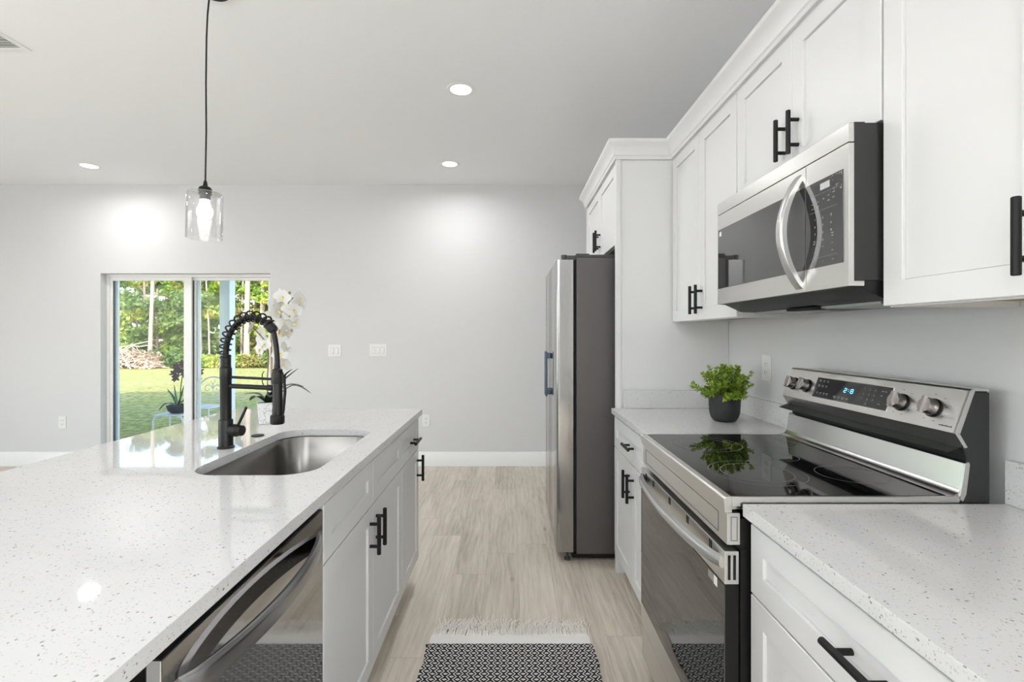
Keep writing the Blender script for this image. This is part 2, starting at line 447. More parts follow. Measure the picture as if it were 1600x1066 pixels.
# ------------------------------------------------------------------ mesh helpers
class MB:
    """collects shapes (world coordinates) for ONE mesh object"""

    def __init__(self):
        self.bm = bmesh.new()

    def box(self, x0, x1, y0, y1, z0, z1):
        v = [self.bm.verts.new(p) for p in ((x0, y0, z0), (x1, y0, z0), (x1, y1, z0), (x0, y1, z0),
                                            (x0, y0, z1), (x1, y0, z1), (x1, y1, z1), (x0, y1, z1))]
        for f in ((0, 3, 2, 1), (4, 5, 6, 7), (0, 1, 5, 4), (1, 2, 6, 5), (2, 3, 7, 6), (3, 0, 4, 7)):
            self.bm.faces.new([v[i] for i in f])
        return self

    def tube(self, pts, r, n=10, caps=True):
        pts = [Vector(p) for p in pts]
        k = len(pts)
        rs = r if isinstance(r, (list, tuple)) else [r] * k
        rings = []
        prev = None
        for i, p in enumerate(pts):
            if i == 0:
                t = pts[1] - pts[0]
            elif i == k - 1:
                t = pts[-1] - pts[-2]
            else:
                t = pts[i + 1] - pts[i - 1]
            t.normalize()
            if prev is None:
                a = Vector((0, 0, 1)) if abs(t.z) < 0.9 else Vector((1, 0, 0))
                u = t.cross(a).normalized()
            else:
                u = (prev - t * prev.dot(t)).normalized()
            prev = u
            w = t.cross(u)
            rings.append([self.bm.verts.new(p + (u * math.cos(2 * PI * j / n) + w * math.sin(2 * PI * j / n)) * rs[i]) for j in range(n)])
        for i in range(k - 1):
            for j in range(n):
                self.bm.faces.new((rings[i][j], rings[i][(j + 1) % n], rings[i + 1][(j + 1) % n], rings[i + 1][j]))
        if caps:
            self.bm.faces.new(rings[0][::-1])
            self.bm.faces.new(rings[-1])
        return self

    def cyl(self, p0, p1, r, n=16, r2=None):
        return self.tube([p0, p1], [r, r if r2 is None else r2], n)

    def lathe(self, c, prof, n=28, mat=None, caps=True):
        """prof: (radius, height) pairs, revolved about z through c, then transformed by mat about c"""
        rings = []
        c = Vector(c)
        for r, z in prof:
            ring = []
            for j in range(n):
                q = Vector((r * math.cos(2 * PI * j / n), r * math.sin(2 * PI * j / n), z))
                if mat is not None:
                    q = mat @ q
                ring.append(self.bm.verts.new(c + q))
            rings.append(ring)
        for i in range(len(rings) - 1):
            for j in range(n):
                self.bm.faces.new((rings[i][j], rings[i][(j + 1) % n], rings[i + 1][(j + 1) % n], rings[i + 1][j]))
        if caps:
            self.bm.faces.new(rings[0][::-1])
            self.bm.faces.new(rings[-1])
        return self

    def prism_y(self, prof, y0, y1):
        """closed profile in (x, z) run from y0 to y1"""
        a = [self.bm.verts.new((x, y0, z)) for x, z in prof]
        b = [self.bm.verts.new((x, y1, z)) for x, z in prof]
        k = len(prof)
        for i in range(k):
            self.bm.faces.new((a[i], a[(i + 1) % k], b[(i + 1) % k], b[i]))
        self.bm.faces.new(a[::-1])
        self.bm.faces.new(b)
        return self

    def loft(self, loops, close=True, cap0=False, cap1=False):
        vs = [[self.bm.verts.new(p) for p in lp] for lp in loops]
        k = len(vs[0])
        for i in range(len(vs) - 1):
            for j in range(k if close else k - 1):
                self.bm.faces.new((vs[i][j], vs[i][(j + 1) % k], vs[i + 1][(j + 1) % k], vs[i + 1][j]))
        if cap0:
            self.bm.faces.new(vs[0][::-1])
        if cap1:
            self.bm.faces.new(vs[-1])
        return self

    def poly(self, pts):
        self.bm.faces.new([self.bm.verts.new(p) for p in pts])
        return self

    def build(self, name, mat, parent=None, bevel=0.0, seg=2, smooth=35, recalc=True):
        bm = self.bm
        if recalc:
            bmesh.ops.recalc_face_normals(bm, faces=bm.faces[:])
        if bevel:
            bm.normal_update()
            es = [e for e in bm.edges if len(e.link_faces) == 2 and e.calc_face_angle(0) > R(28)]
            bmesh.ops.bevel(bm, geom=es, offset=bevel, segments=seg, profile=0.5, affect='EDGES', clamp_overlap=True)
        off = wloc(parent) if parent is not None else Vector((0, 0, 0))
        if off.length:
            bmesh.ops.translate(bm, verts=bm.verts[:], vec=-off)
        me = bpy.data.meshes.new(name)
        bm.to_mesh(me)
        bm.free()
        o = bpy.data.objects.new(name, me)
        C.objects.link(o)
        if parent is not None:
            o.parent = parent
        me.materials.append(mat)
        for f in me.polygons:
            f.use_smooth = True
        me.set_sharp_from_angle(angle=R(smooth))
        if bevel:
            wn = o.modifiers.new('wn', 'WEIGHTED_NORMAL')
            wn.keep_sharp = True
        return o


def wloc(o):
    v = Vector((0, 0, 0))
    while o is not None:
        v += o.location
        o = o.parent
    return v


def thing(name, label, cat, loc=(0, 0, 0), group=None):
    o = bpy.data.objects.new(name, None)
    C.objects.link(o)
    o.empty_display_size = 0.05
    o.location = loc
    o['label'] = label
    o['category'] = cat
    if group:
        o['group'] = group
    return o


def tag(o, label, cat, group=None, kind=None):
    o['label'] = label
    o['category'] = cat
    if group:
        o['group'] = group
    if kind:
        o['kind'] = kind
    return o


def struct(o):
    o['kind'] = 'structure'
    return o


def copy_tree(o, parent=None):
    c = o.copy()
    C.objects.link(c)
    c.parent = parent
    for ch in list(o.children):
        copy_tree(ch, c)
    return c


def mesh_np(name, verts, faces, mat, parent=None, smooth=False):
    off = wloc(parent) if parent is not None else Vector((0, 0, 0))
    verts = np.asarray(verts, dtype=float) - np.array(off)
    me = bpy.data.meshes.new(name)
    me.from_pydata(verts.tolist(), [], [tuple(int(i) for i in f) for f in faces])
    me.materials.append(mat)
    if smooth:
        for f in me.polygons:
            f.use_smooth = True
    o = bpy.data.objects.new(name, me)
    C.objects.link(o)
    if parent is not None:
        o.parent = parent
    return o


def text_mesh(txt, size, center, face='-x', depth=0.0006):
    """returns verts/faces of real lettering, lying on a wall that faces -x, or on a tilted face given by a matrix"""
    cu = bpy.data.curves.new('lettering', 'FONT')
    cu.body = txt
    cu.size = size
    cu.align_x = 'CENTER'
    cu.align_y = 'CENTER'
    cu.resolution_u = 2
    ob = bpy.data.objects.new('lettering', cu)
    C.objects.link(ob)
    dg = bpy.context.evaluated_depsgraph_get()
    me = bpy.data.meshes.new_from_object(ob.evaluated_get(dg))
    vs = [v.co.copy() for v in me.vertices]
    fs = [tuple(p.vertices) for p in me.polygons]
    bpy.data.objects.remove(ob)
    bpy.data.curves.remove(cu)
    bpy.data.meshes.remove(me)
    return vs, fs


# ------------------------------------------------------------------ key dimensions (metres)
CEIL = 2.817
YB = 4.94            # back wall
XW = 1.21            # right wall
YR = -4.0            # rear wall
XL = -7.1            # left wall
CT = 0.914           # countertop height
TH = 0.030           # slab thickness
RY0, RY1 = 1.186, 1.945   # range / microwave bay
PANEL_Y = 2.72       # near face of the tall end panel
UX = 0.895           # upper door faces
BX = 0.575           # right base door faces
IX = -0.490          # island door faces

# ------------------------------------------------------------------ room shell
DX0, DX1, DZ = -4.106, -2.406, 1.93      # sliding door opening
struct(MB().box(XL - .15, XW + .15, YR - .15, YB + .15, -0.12, 0.0).build('floor', M['floor']))
struct(MB().box(XL - .15, XW + .15, YR - .15, YB + .15, CEIL, CEIL + 0.12).build('ceiling', M['ceiling']))
b = MB()
b.box(XL, DX0, YB, YB + .15, 0, CEIL).box(DX1, XW, YB, YB + .15, 0, CEIL).box(DX0, DX1, YB, YB + .15, DZ, CEIL)
struct(b.build('wall_back', M['wall']))
b = MB()                                    # right wall, with an opening added behind the camera for the fill lamp
b.box(XW, XW + .15, -1.2, YB, 0, CEIL).box(XW, XW + .15, YR, -2.5, 0, CEIL).box(XW, XW + .15, -2.5, -1.2, 0, 0.9).box(XW, XW + .15, -2.5, -1.2, 2.05, CEIL)
struct(b.build('wall_right', M['wall']))
win = struct(MB().box(XW + .05, XW + .10, -2.5, -2.44, .9, 2.05).box(XW + .05, XW + .10, -1.26, -1.2, .9, 2.05).box(XW + .05, XW + .10, -2.44, -1.26, .9, .96).box(XW + .05, XW + .10, -2.44, -1.26, 1.99, 2.05)
             .box(XW + .05, XW + .10, -2.44, -1.26, 1.45, 1.49).build('added_window_2', M['trim'], bevel=0.003))  # unseen window added to go with the right fill lamp
MB().box(XW + .074, XW + .08, -2.44, -1.26, .96, 1.99).build('pane', M['pane'], win)
b = MB()                                    # left wall, with a window opening added for the fill lamp
b.box(XL - .15, XL, YR, -2.4, 0, CEIL).box(XL - .15, XL, 1.8, YB, 0, CEIL).box(XL - .15, XL, -2.4, 1.8, 0, 0.3).box(XL - .15, XL, -2.4, 1.8, 2.3, CEIL)
struct(b.build('wall_left', M['wall']))
struct(MB().box(XL, XW, YR - .15, YR, 0, CEIL).build('wall_rear', M['wall']))
win = struct(MB().box(XL - .10, XL - .05, -2.4, -2.34, 0.3, 2.3).box(XL - .10, XL - .05, 1.74, 1.8, 0.3, 2.3).box(XL - .10, XL - .05, -2.34, 1.74, 0.3, 0.36)
             .box(XL - .10, XL - .05, -2.34, 1.74, 2.24, 2.3).box(XL - .10, XL - .05, -.33, -.27, 0.36, 2.24).build('added_window_1', M['trim'], bevel=0.003))  # unseen window added to go with the left fill lamp
MB().box(XL - .08, XL - .074, -2.34, 1.74, 0.36, 2.24).build('pane', M['pane'], win)


def baseboard(name, x0, x1):
    # a profile with a stepped cap, along x at the back wall
    prof = [(YB, 0.0), (YB - .015, 0.0), (YB - .015, 0.118), (YB - .011, 0.124), (YB - .011, 0.131), (YB - .006, 0.140), (YB, 0.141)]
    b = MB()
    a = [b.bm.verts.new((x0, y, z)) for y, z in prof]
    c = [b.bm.verts.new((x1, y, z)) for y, z in prof]
    k = len(prof)
    for i in range(k):
        b.bm.faces.new((a[i], a[(i + 1) % k], c[(i + 1) % k], c[i]))
    b.bm.faces.new(a)
    b.bm.faces.new(c[::-1])
    return struct(b.build(name, M['trim']))


baseboard('baseboard_back', DX1, XW)
baseboard('baseboard_left', XL, DX0)

# sliding glass door
door = thing('door_1', 'white framed sliding glass door in the back wall', 'sliding door', (-3.256, YB + .07, 0))
door['kind'] = 'structure'
b = MB()
b.box(DX0, DX0 + .030, YB + .075, YB + .14, 0, DZ).box(DX1 - .030, DX1, YB + .075, YB + .14, 0, DZ)
b.box(DX0 + .030, DX1 - .030, YB + .075, YB + .14, DZ - .030, DZ).box(DX0 + .03, DX1 - .03, YB + .075, YB + .14, 0, .03)
b.build('door_frame', M['trim'], door, bevel=0.002)
XM0, XM1 = -3.325, -3.247
ya, yb_ = YB + .08, YB + .105
b = MB()
b.box(DX0 + .030, DX0 + .058, ya, yb_, .03, DZ - .03).box(XM0, XM1, ya, yb_, .03, DZ - .03).box(DX0 + .058, XM0, ya, yb_, DZ - .066, DZ - .03).box(DX0 + .058, XM0, ya, yb_, .03, .10)
sash = b.build('sliding_sash', M['trim'], door, bevel=0.002)
MB().box(DX0 + .055, XM0 + .003, ya + .010, ya + .015, .095, DZ - .062).build('glass', M['pane'], sash)
b = MB()
b.box(DX0 + .058, DX0 + .064, ya + .008, ya + .03, .1, DZ - .066)
b.build('gasket', M['darkgrey'], sash)
b = MB()
yc, yd = YB + .112, YB + .137
b.box(XM0, XM1 + .024, yc, yd, .03, DZ - .03).box(DX1 - .075, DX1 - .030, yc, yd, .03, DZ - .03).box(XM1 + .024, DX1 - .075, yc, yd, DZ - .060, DZ - .03).box(XM1 + .024, DX1 - .075, yc, yd, .03, .10)
sash2 = b.build('fixed_sash', M['trim'], door, bevel=0.002)
MB().box(XM1 + .02, DX1 - .07, yc + .010, yc + .015, .095, DZ - .056).build('glass', M['pane'], sash2)
MB().box(DX0 + .002, DX0 + .062, YB + .141, YB + .165, 0, DZ - .03).build('outer_stile', M['post'], door)
MB().box(XM1 + .026, XM1 + .052, yd + .001, yd + .020, .03, DZ - .03).build('outer_stile', M['post'], sash2)
MB().box(XM1 + .001, XM1 + .010, yb_ - .002, yc + .004, .1, DZ - .06).build('gasket', M['darkgrey'], sash2)


# ------------------------------------------------------------------ cabinet builders
def shaker(x, sgn, y0, y1, z0, z1, name, parent, stile=0.057, th=0.019, rec=0.0075):
    """shaker front: back plane at x, front at x + sgn*th; recessed flat panel"""
    b = MB()
    xf, xb, xr = x + sgn * th, x, x + sgn * (th - rec)
    s, e = stile, 0.0045
    loop = lambda xx, i: [(xx, y0 + i, z0 + i), (xx, y1 - i, z0 + i), (xx, y1 - i, z1 - i), (xx, y0 + i, z1 - i)]
    r = 0.0016
    b.loft([loop(xb, 0), loop(xf - sgn * r, 0), loop(xf, r), loop(xf, s - .0008), loop(xf - sgn * .0008, s), loop(xr - sgn * .0025, s + .0006), loop(xr - sgn * .0025, s + .0020), loop(xr, s + .0024), loop(xr, s + .003)], cap0=True, cap1=True)
    return b.build(name, M['cabinet'], parent, smooth=20)


def pull(x, sgn, c0, c1, parent, axis='z', length=0.135, r=0.0072, so=0.032, sp=0.078):
    """bar pull on a face at x, bar centre at (c0=y, c1=z)"""
    b = MB()
    xb = x + sgn * so
    h = length / 2
    P = (lambda t: (xb, c0, c1 + t)) if axis == 'z' else (lambda t: (xb, c0 + t, c1))
    b.tube([P(-h), P(-h + .0015), P(h - .0015), P(h)], [r * .8, r, r, r * .8], 14)
    for t in (-sp / 2, sp / 2):
        q = P(t)
        b.cyl((x, q[1], q[2]), q, r * .8, 12)
    return b.build('handle', M['black'], parent)


def carcass(b, x0, x1, y0, y1, z0, z1, t=0.018, top=True, open_x=None):
    """hollow box of panels; back/front at x0/x1"""
    b.box(x0, x1, y0, y0 + t, z0, z1).box(x0, x1, y1 - t, y1, z0, z1).box(x0, x1, y0 + t, y1 - t, z0, z0 + t)
    if top:
        b.box(x0, x1, y0 + t, y1 - t, z1 - t, z1)
    return b


# ------------------------------------------------------------------ right-hand base cabinets
g = 0.0025


def right_base(label, y0, y1, doors, drawer_pull_len=0.135):
    t = thing('base_cabinet', label, 'cabinet', (0.9, (y0 + y1) / 2, 0))
    xb = BX + .0195
    b = MB()
    carcass(b, xb, XW - .004, y0, y1, 0.11, CT - TH - .001)
    b.box(XW - .02, XW - .004, y0 + .018, y1 - .018, 0.128, CT - TH - .02)
    b.build('body', M['cabinet'], t)
    MB().box(BX + .075, BX + .09, y0, y1, 0.0, 0.11).box(BX + .09, XW - .004, y0, y0 + .018, 0, .11).box(BX + .09, XW - .004, y1 - .018, y1, 0, .11).build('toe_kick', M['cabinet'], t)
    d = shaker(xb - .0005, -1, y0 + g, y1 - g, 0.706, 0.868, 'drawer_front', t)
    pull(BX, -1, (y0 + y1) / 2, 0.787, d, 'y', drawer_pull_len)
    ym = (y0 + y1) / 2
    for a, c, hy in ((y0 + g, ym - g / 2, ym - .040), (ym + g / 2, y1 - g, ym + .040)):
        dd = shaker(xb - .0005, -1, a, c, 0.128, 0.701, 'door', t)
        pull(BX, -1, hy, 0.60, dd, 'z')
    return t


right_base('white shaker base cabinet with drawer between fridge panel and range', RY1 + .002, PANEL_Y - .002, 2)
right_base('white shaker base cabinet at the near right, below the speckled countertop', .40, RY0 - .006, 2, 0.142)


# countertops
def slab(b, x0, x1, y0, y1, z0=CT - TH, z1=CT):
    return b.box(x0, x1, y0, y1, z0, z1)


ctf = thing('countertop', 'speckled white countertop piece holding the boxwood pot, beyond the range', 'countertop', (0.88, 2.33, CT - TH))
MB().box(0.558, XW - .002, RY1 + .001, PANEL_Y - .002, CT - TH, CT).build('slab', M['quartz'], ctf, bevel=0.0025)
b = MB().box(0.625, XW - .002, PANEL_Y - .022, PANEL_Y - .002, CT + .0005, CT + .097).box(XW - .022, XW - .002, RY1 + .001, PANEL_Y - .0225, CT + .0005, CT + .097)
b.build('backsplash', M['quartz'], ctf, bevel=0.0015)
ctn = thing('countertop', 'speckled white countertop at the near right, in front of the range', 'countertop', (0.88, 0.78, CT - TH))
MB().box(0.558, XW - .002, 0.36, RY0 - .002, CT - TH, CT).build('slab', M['quartz'], ctn, bevel=0.0025)
MB().box(XW - .022, XW - .002, 0.36, RY0 - .002, CT + .0005, CT + .105).build('backsplash', M['quartz'], ctn, bevel=0.0015)


# ------------------------------------------------------------------ tall end panels and wall cabinets
def tall_panel(label, y0, y1):
    t = thing('end_panel', label, 'cabinet panel', (0.9, (y0 + y1) / 2, 0))
    MB().box(0.600, XW - .002, y0 + .006, y1 - .002, 0, 2.283).build('board', M['cabinet'], t)
    MB().box(0.586, 0.612, y0, y1 + .01 if y0 < 3 else y1, 0, 2.283).build('edge_stile', M['cabinet'], t, bevel=0.001)
    return t


tall_panel('tall white end panel standing between countertop and refrigerator', PANEL_Y, PANEL_Y + .025)
tall_panel('white end panel on the far side of the refrigerator', 3.755, 3.78)


def upper(label, y0, y1, z0, z1, hz, xf=UX, wood=False, hoff=0.036):
    t = thing('wall_cabinet', label, 'cabinet', ((xf + XW) / 2, (y0 + y1) / 2, z0))
    xb = xf + .0195
    b = MB()
    zb = z0 + (.012 if wood else 0)
    b.box(xb, XW - .002, y0, y0 + .016, z0, z1).box(xb, XW - .002, y1 - .016, y1, z0, z1)
    b.box(xb, XW - .002, y0 + .016, y1 - .016, z1 - .016, z1).box(XW - .012, XW - .002, y0 + .016, y1 - .016, z0 + .04, z1 - .016)
    b.box(xb, xb + .018, y0 + .016, y1 - .016, z0, z0 + .035)
    b.build('body', M['cabinet'], t)
    MB().box(xb + .018, XW - .0125, y0 + .0165, y1 - .0165, z0 + .014, z0 + .030).build('underside', M['wood_raw'] if wood else M['cabinet'], t)
    ym = (y0 + y1) / 2
    for a, c, hy in ((y0 + g, ym - g / 2, ym - hoff), (ym + g / 2, y1 - g, ym + hoff)):
        d = shaker(xb - .0005, -1, a, c, z0 + .003, z1 - .006, 'door', t)
        pull(xf, -1, hy, hz, d, 'z')
    return t


upper('white shaker wall cabinet left of the microwave, beside the tall panel', RY1 + .002, PANEL_Y - .003, 1.386, 2.283, 1.484, wood=True)
upper('short white shaker wall cabinet directly above the microwave', RY0 + .001, RY1, 1.836, 2.283, 1.949)
upper('white shaker wall cabinet at the near right, beside the microwave', .424, RY0 - .001, 1.386, 2.283, 1.489, wood=True)
upper('white shaker cabinet above the refrigerator', PANEL_Y + .036, 3.754, 1.82, 2.283, 1.93, xf=0.590)

# crown moulding, one mitred run
prof = [(0.0, 2.2835), (0.011, 2.2835), (0.011, 2.300), (0.016, 2.305), (0.018, 2.320), (0.024, 2.338), (0.034, 2.352), (0.046, 2.362), (0.049, 2.366), (0.049, 2.384), (0.0, 2.384)]
b = MB()
loops = []
for k in range(5):
    lp = []
    for d, z in prof:
        x0 = UX
        x1 = 0.586
        lp.append([(x0 - d, .36, z), (x0 - d, PANEL_Y - d, z), (x1 - d, PANEL_Y - d, z), (x1 - d, 3.78 + d, z), (XW - .003, 3.78 + d, z)][k])
    loops.append(lp)
b.loft(loops, cap0=True, cap1=True)
tag(b.build('crown_molding', M['cabinet'], smooth=30), 'white stepped crown moulding running along the tops of the wall cabinets', 'crown moulding')

# ------------------------------------------------------------------ range
rg = thing('range', 'stainless steel electric range with black glass cooktop', 'stove', (0.85, (RY0 + RY1) / 2, 0))
y0, y1 = RY0 + .003, RY1 - .003
MB().box(0.556, 1.150, y0 + .004, y1 - .004, 0.05, 0.874).box(0.60, 1.1, y0 + .03, y1 - .03, 0.0, 0.05).build('body', M['blackplastic'], rg, bevel=0.002)
# cooktop frame: front fascia + side rails
b = MB()
b.prism_y([(0.518, 0.890), (0.516, 0.924), (0.521, 0.928), (0.536, 0.929), (0.536, 0.890)], y0, y1)
b.box(0.536, 1.085, y0, y0 + .010, 0.905, 0.9285).box(0.536, 1.085, y1 - .010, y1, 0.905, 0.9285)
b.box(0.536, 1.085, y0 + .01, y1 - .01, 0.895, 0.915)
b.build('cooktop_frame', M['steel'], rg, bevel=0.0015)
glass = MB().box(0.5365, 1.075, y0 + .0105, y1 - .0105, 0.9155, 0.9290).build('cooktop_glass', M['cooktop'], rg)


def ring(b, cx, cy, r, w=0.0009, z=0.92925, n=72):
    a = [(cx + (r - w) * math.cos(2 * PI * i / n), cy + (r - w) * math.sin(2 * PI * i / n), z) for i in range(n)]
    c = [(cx + (r + w) * math.cos(2 * PI * i / n), cy + (r + w) * math.sin(2 * PI * i / n), z) for i in range(n)]
    b.loft([a, c])


for cx, cy, rr in ((0.70, 1.40, (.128, .095)), (0.70, 1.76, (.085, .118)), (0.945, 1.78, (.080,)), (0.955, 1.38, (.088,)), (0.865, 1.575, (.052,))):
    b = MB()
    for r_ in rr:
        ring(b, cx, cy, r_)
    b.build('burner_marking', M['legend_dim'], glass)
# front apron with inset outline
b = MB().box(0.524, 0.556, y0 + .001, y1 - .001, 0.812, 0.8895)
b.build('apron', M['steel'], rg, bevel=0.002)
b = MB()
for (ya_, yb2, za_, zb2) in ((y0 + .05, y1 - .04, .8755, .877), (y0 + .05, y1 - .04, .826, .8275), (y0 + .05, y0 + .0515, .8275, .8755), (y1 - .0415, y1 - .04, .8275, .8755)):
    b.box(0.5232, 0.526, ya_, yb2, za_, zb2)
b.build('apron_groove', M['darkgrey'], rg)
for (xa, xb2, za_, zb2) in ((.533, .5342, .822, .88), (.5478, .549, .822, .88), (.5342, .5478, .822, .8232), (.5342, .5478, .8788, .88)):
    MB().box(xa, xb2, y0 + .0004, y0 + .0012, za_, zb2).build('apron_groove', M['darkgrey'], rg)
# oven door
dr = MB().box(0.519, 0.553, y0 + .002, y1 - .002, 0.185, 0.717).build('oven_door', M['blackplastic'], rg, bevel=0.002)
MB().box(0.5165, 0.5192, y0 + .001, y1 - .001, 0.268, 0.7155).build('window', M['oven_glass'], dr)
MB().box(0.5160, 0.5195, y0 + .001, y1 - .001, 0.188, 0.2675).build('lower_trim', M['steel'], dr, bevel=0.001)
MB().box(0.5175, 0.553, y0 + .001, y1 - .001, 0.7165, 0.797).build('top_strip', M['steel'], dr, bevel=0.002)
for yy in (y0 + .075, y0 + .24, y0 + .40, y0 + .58, y1 - .08):
    for dy in (0, .011):
        MB().box(0.5165, 0.519, yy + dy, yy + dy + .005, .770, .792).build('vent_slot', M['void'], dr)
for xx in (.526, .539):
    MB().box(xx, xx + .006, y0 - .0002, y0 + .0014, .728, .787).build('end_slot', M['void'], dr)
# oven handle: flat bowed bar
b = MB()
loops = []
NH = 26
for i in range(NH + 1):
    u = i / NH
    yy = y0 + .012 + u * (y1 - y0 - .024)
    bow = math.sin(PI * u) ** 0.55 if 0 < u < 1 else 0
    xo = 0.517 - .004 - .040 * bow
    th = 0.012
    h = 0.0155
    loops.append([(xo, yy, .764 - h * .75), (xo - .004, yy, .764 - h * .3), (xo - .004, yy, .764 + h * .3), (xo, yy, .764 + h * .75), (xo + th, yy, .764 + h), (xo + th, yy, .764 - h)])
b.loft(loops, cap0=True, cap1=True)
b.build('handle', M['bar_steel'], dr, smooth=40)
s = MB().box(0.5160, 0.5166, y0 + .040, y0 + .060, .690, .713).build('sticker', M['sticker'], dr)
MB().box(0.5160, 0.5166, y0 + .062, y0 + .095, .692, .711).build('sticker', M['sticker_grey'], dr)
# storage drawer
MB().box(0.520, 0.556, y0 + .002, y1 - .002, 0.062, 0.178).build('storage_drawer', M['steel'], rg, bevel=0.002)
# side trim behind the door
MB().box(0.5565, 0.60, y0 + .001, y0 + .006, 0.06, 0.80).build('side_strip', M['blackplastic'], rg)
# back guard
gy0, gy1 = y0 + .002, y1 + .004
MB().prism_y([(1.098, 1.046), (1.077, 1.081), (1.1135, 1.184), (1.119, 1.1875), (1.157, 1.187), (1.157, 0.89), (1.112, 0.89), (1.112, 1.03)], gy0 + .004, gy1 - .004).build('backguard_core', M['blackplastic'], rg, smooth=20)
b = MB().prism_y([(1.097, 1.046), (1.0755, 1.081), (1.081, 1.0825), (1.1015, 1.049)], gy0, gy1)
b.build('console_underside', M['steel'], rg, smooth=20)
dirv = Vector((1.1135 - 1.077, 0, 1.184 - 1.081)).normalized()
nrm = Vector((-dirv.z, 0, dirv.x))
con = MB().prism_y([(1.0755, 1.0812), (1.1120, 1.1845), (1.117, 1.189), (1.157, 1.1885), (1.157, 1.183), (1.119, 1.184), (1.081, 1.0825)], gy0, gy1).build('console_face', M['steel'], rg, smooth=20)
b = MB().prism_y([(1.086, 0.916), (1.0895, 0.934), (1.100, 1.008), (1.104, 1.013), (1.112, 1.0125), (1.112, 0.916)], gy0, gy1)
bs = b.build('lower_backsplash', M['steel_shiny'], rg, bevel=0.0015)
b = MB().prism_y([(1.060, 0.9287), (1.0745, 0.9305), (1.0845, 0.936), (1.0895, 0.945), (1.0895, 0.9287)], gy0 + .002, gy1 - .002)
b.build('cove_strip', M['steel_shiny'], rg, smooth=60)
MB().prism_y([(1.064, 1.0325), (1.064, 1.0345), (1.094, 1.046), (1.112, 1.046), (1.112, 1.031)], gy0 + .006, gy1 + .004).build('vent_lip', M['blackplastic'], rg)


def on_console(y, s, out=0.0):
    """point on the tilted console: y along the range, s up the slope from its lower edge, out = off the face"""
    base = Vector((1.0755, y, 1.0812))
    return base + dirv * s + nrm * out


SL = (Vector((1.1120, 0, 1.1845)) - Vector((1.0755, 0, 1.0812))).length
yaxis = Vector((0, 1, 0))


def console_quad(b, ya, yb2, s0, s1, o0, o1):
    lo = [on_console(ya, s0, o0), on_console(yb2, s0, o0), on_console(yb2, s1, o0), on_console(ya, s1, o0)]
    hi = [on_console(ya, s0, o1), on_console(yb2, s0, o1), on_console(yb2, s1, o1), on_console(ya, s1, o1)]
    b.loft([lo, hi], cap0=True, cap1=True)


DY0, DY1 = 1.42, 1.765
b = MB()
console_quad(b, DY0, DY1, .020, .090, .0, .0016)
disp = b.build('display_panel', M['panel_glass'], con)
b = MB()
console_quad(b, DY0 - .003, DY1 + .003, .018, .092, -.001, .0010)
b.build('display_bezel', M['steel_shiny'], con)
# the lit reading: 2, colon, 8
seg = MB()


def seven(b, yc, sc, ch, w=.0062, h=.0065, t=.0011):
    on = {'2': 'abged', '8': 'abcdefg'}[ch]
    # viewer looks along +x, so larger y is on the viewer's left
    L = {'a': (-w, w, 2 * h, 0), 'g': (-w, w, h, 0), 'd': (-w, w, 0, 0), 'f': (w, 0, h, 1), 'b': (-w, 0, h, 1), 'e': (w, 0, 0, 1), 'c': (-w, 0, 0, 1)}
    for q in on:
        a = L[q]
        if a[3] == 0:
            console_quad(b, yc - w + t, yc + w - t, sc + a[2] - t, sc + a[2] + t, .0017, .0021)
        else:
            console_quad(b, yc + a[0] * .9 - t, yc + a[0] * .9 + t, sc + a[2] + t, sc + a[2] + h - t, .0017, .0021)


seven(seg, 1.608, .053, '2')
seven(seg, 1.577, .053, '8')
for q in (.057, .063):
    console_quad(seg, 1.5915, 1.5935, sc_ := q, q + .002, .0017, .0021)
seg.build('clock_digits', M['digit'], disp)
# pad legends: small words and numerals on the dark panel
leg = MB()
rl = random.Random(3)
for (ya_, s_) in ((1.745, .080), (1.725, .080), (1.705, .080), (1.745, .062), (1.725, .062), (1.705, .062), (1.742, .036), (1.724, .036), (1.706, .036), (1.690, .036), (1.648, .032), (1.628, .032), (1.608, .032), (1.588, .032)):
    w_ = rl.uniform(.0045, .007)
    console_quad(leg, ya_ - w_, ya_ + w_, s_, s_ + .0022, .0017, .0019)
    console_quad(leg, ya_ - w_ * .7, ya_ + w_ * .7, s_ - .0042, s_ - .0024, .0017, .0019)
leg.build('lettering', M['legend_dim'], disp)


def place_text(txts, mat, parent, name):
    V, F = [], []
    for txt, size, fn in txts:
        vs, fs = text_mesh(txt, size, None)
        o0 = len(V)
        V += [tuple(fn(v.x, v.y)) for v in vs]
        F += [tuple(i + o0 for i in f) for f in fs]
    return mesh_np(name, V, F, mat, parent)


tx = []
for i, ch in enumerate('1234567890'):
    yy, ss = (1.525 - .022 * (i % 3), .074 - .0155 * (i // 3)) if i < 9 else (1.503, .028)
    tx.append((ch, .010, (lambda yy, ss: lambda u, v: on_console(yy - u, ss + v, .0018))(yy, ss)))
place_text(tx, M['legend_dim'], disp, 'lettering')
leg = MB()
for ya_, s_ in ((1.452, .074), (1.452, .060), (1.452, .034), (1.44, .074)):
    console_quad(leg, ya_ - .004, ya_ + .004, s_, s_ + .002, .0017, .0019)
leg.build('lettering', M['legend_dim'], disp)
# marks around the knobs
leg = MB()
for yk in (1.375, 1.272):
    for a in (-150, -110, -60, -20, 30, 80, 130, 170):
        yy, ss = yk + .036 * math.cos(R(a)), .053 + .036 * math.sin(R(a))
        console_quad(leg, yy - .003, yy + .003, ss, ss + .0014, .0003, .0006)
for i in range(9):
    console_quad(leg, 1.205 + .0042 * i, 1.2078 + .0042 * i, .012, .012 + (.0028 if i % 3 else .0036), .0003, .0006)
leg.build('lettering', M['legend_dark'], con)


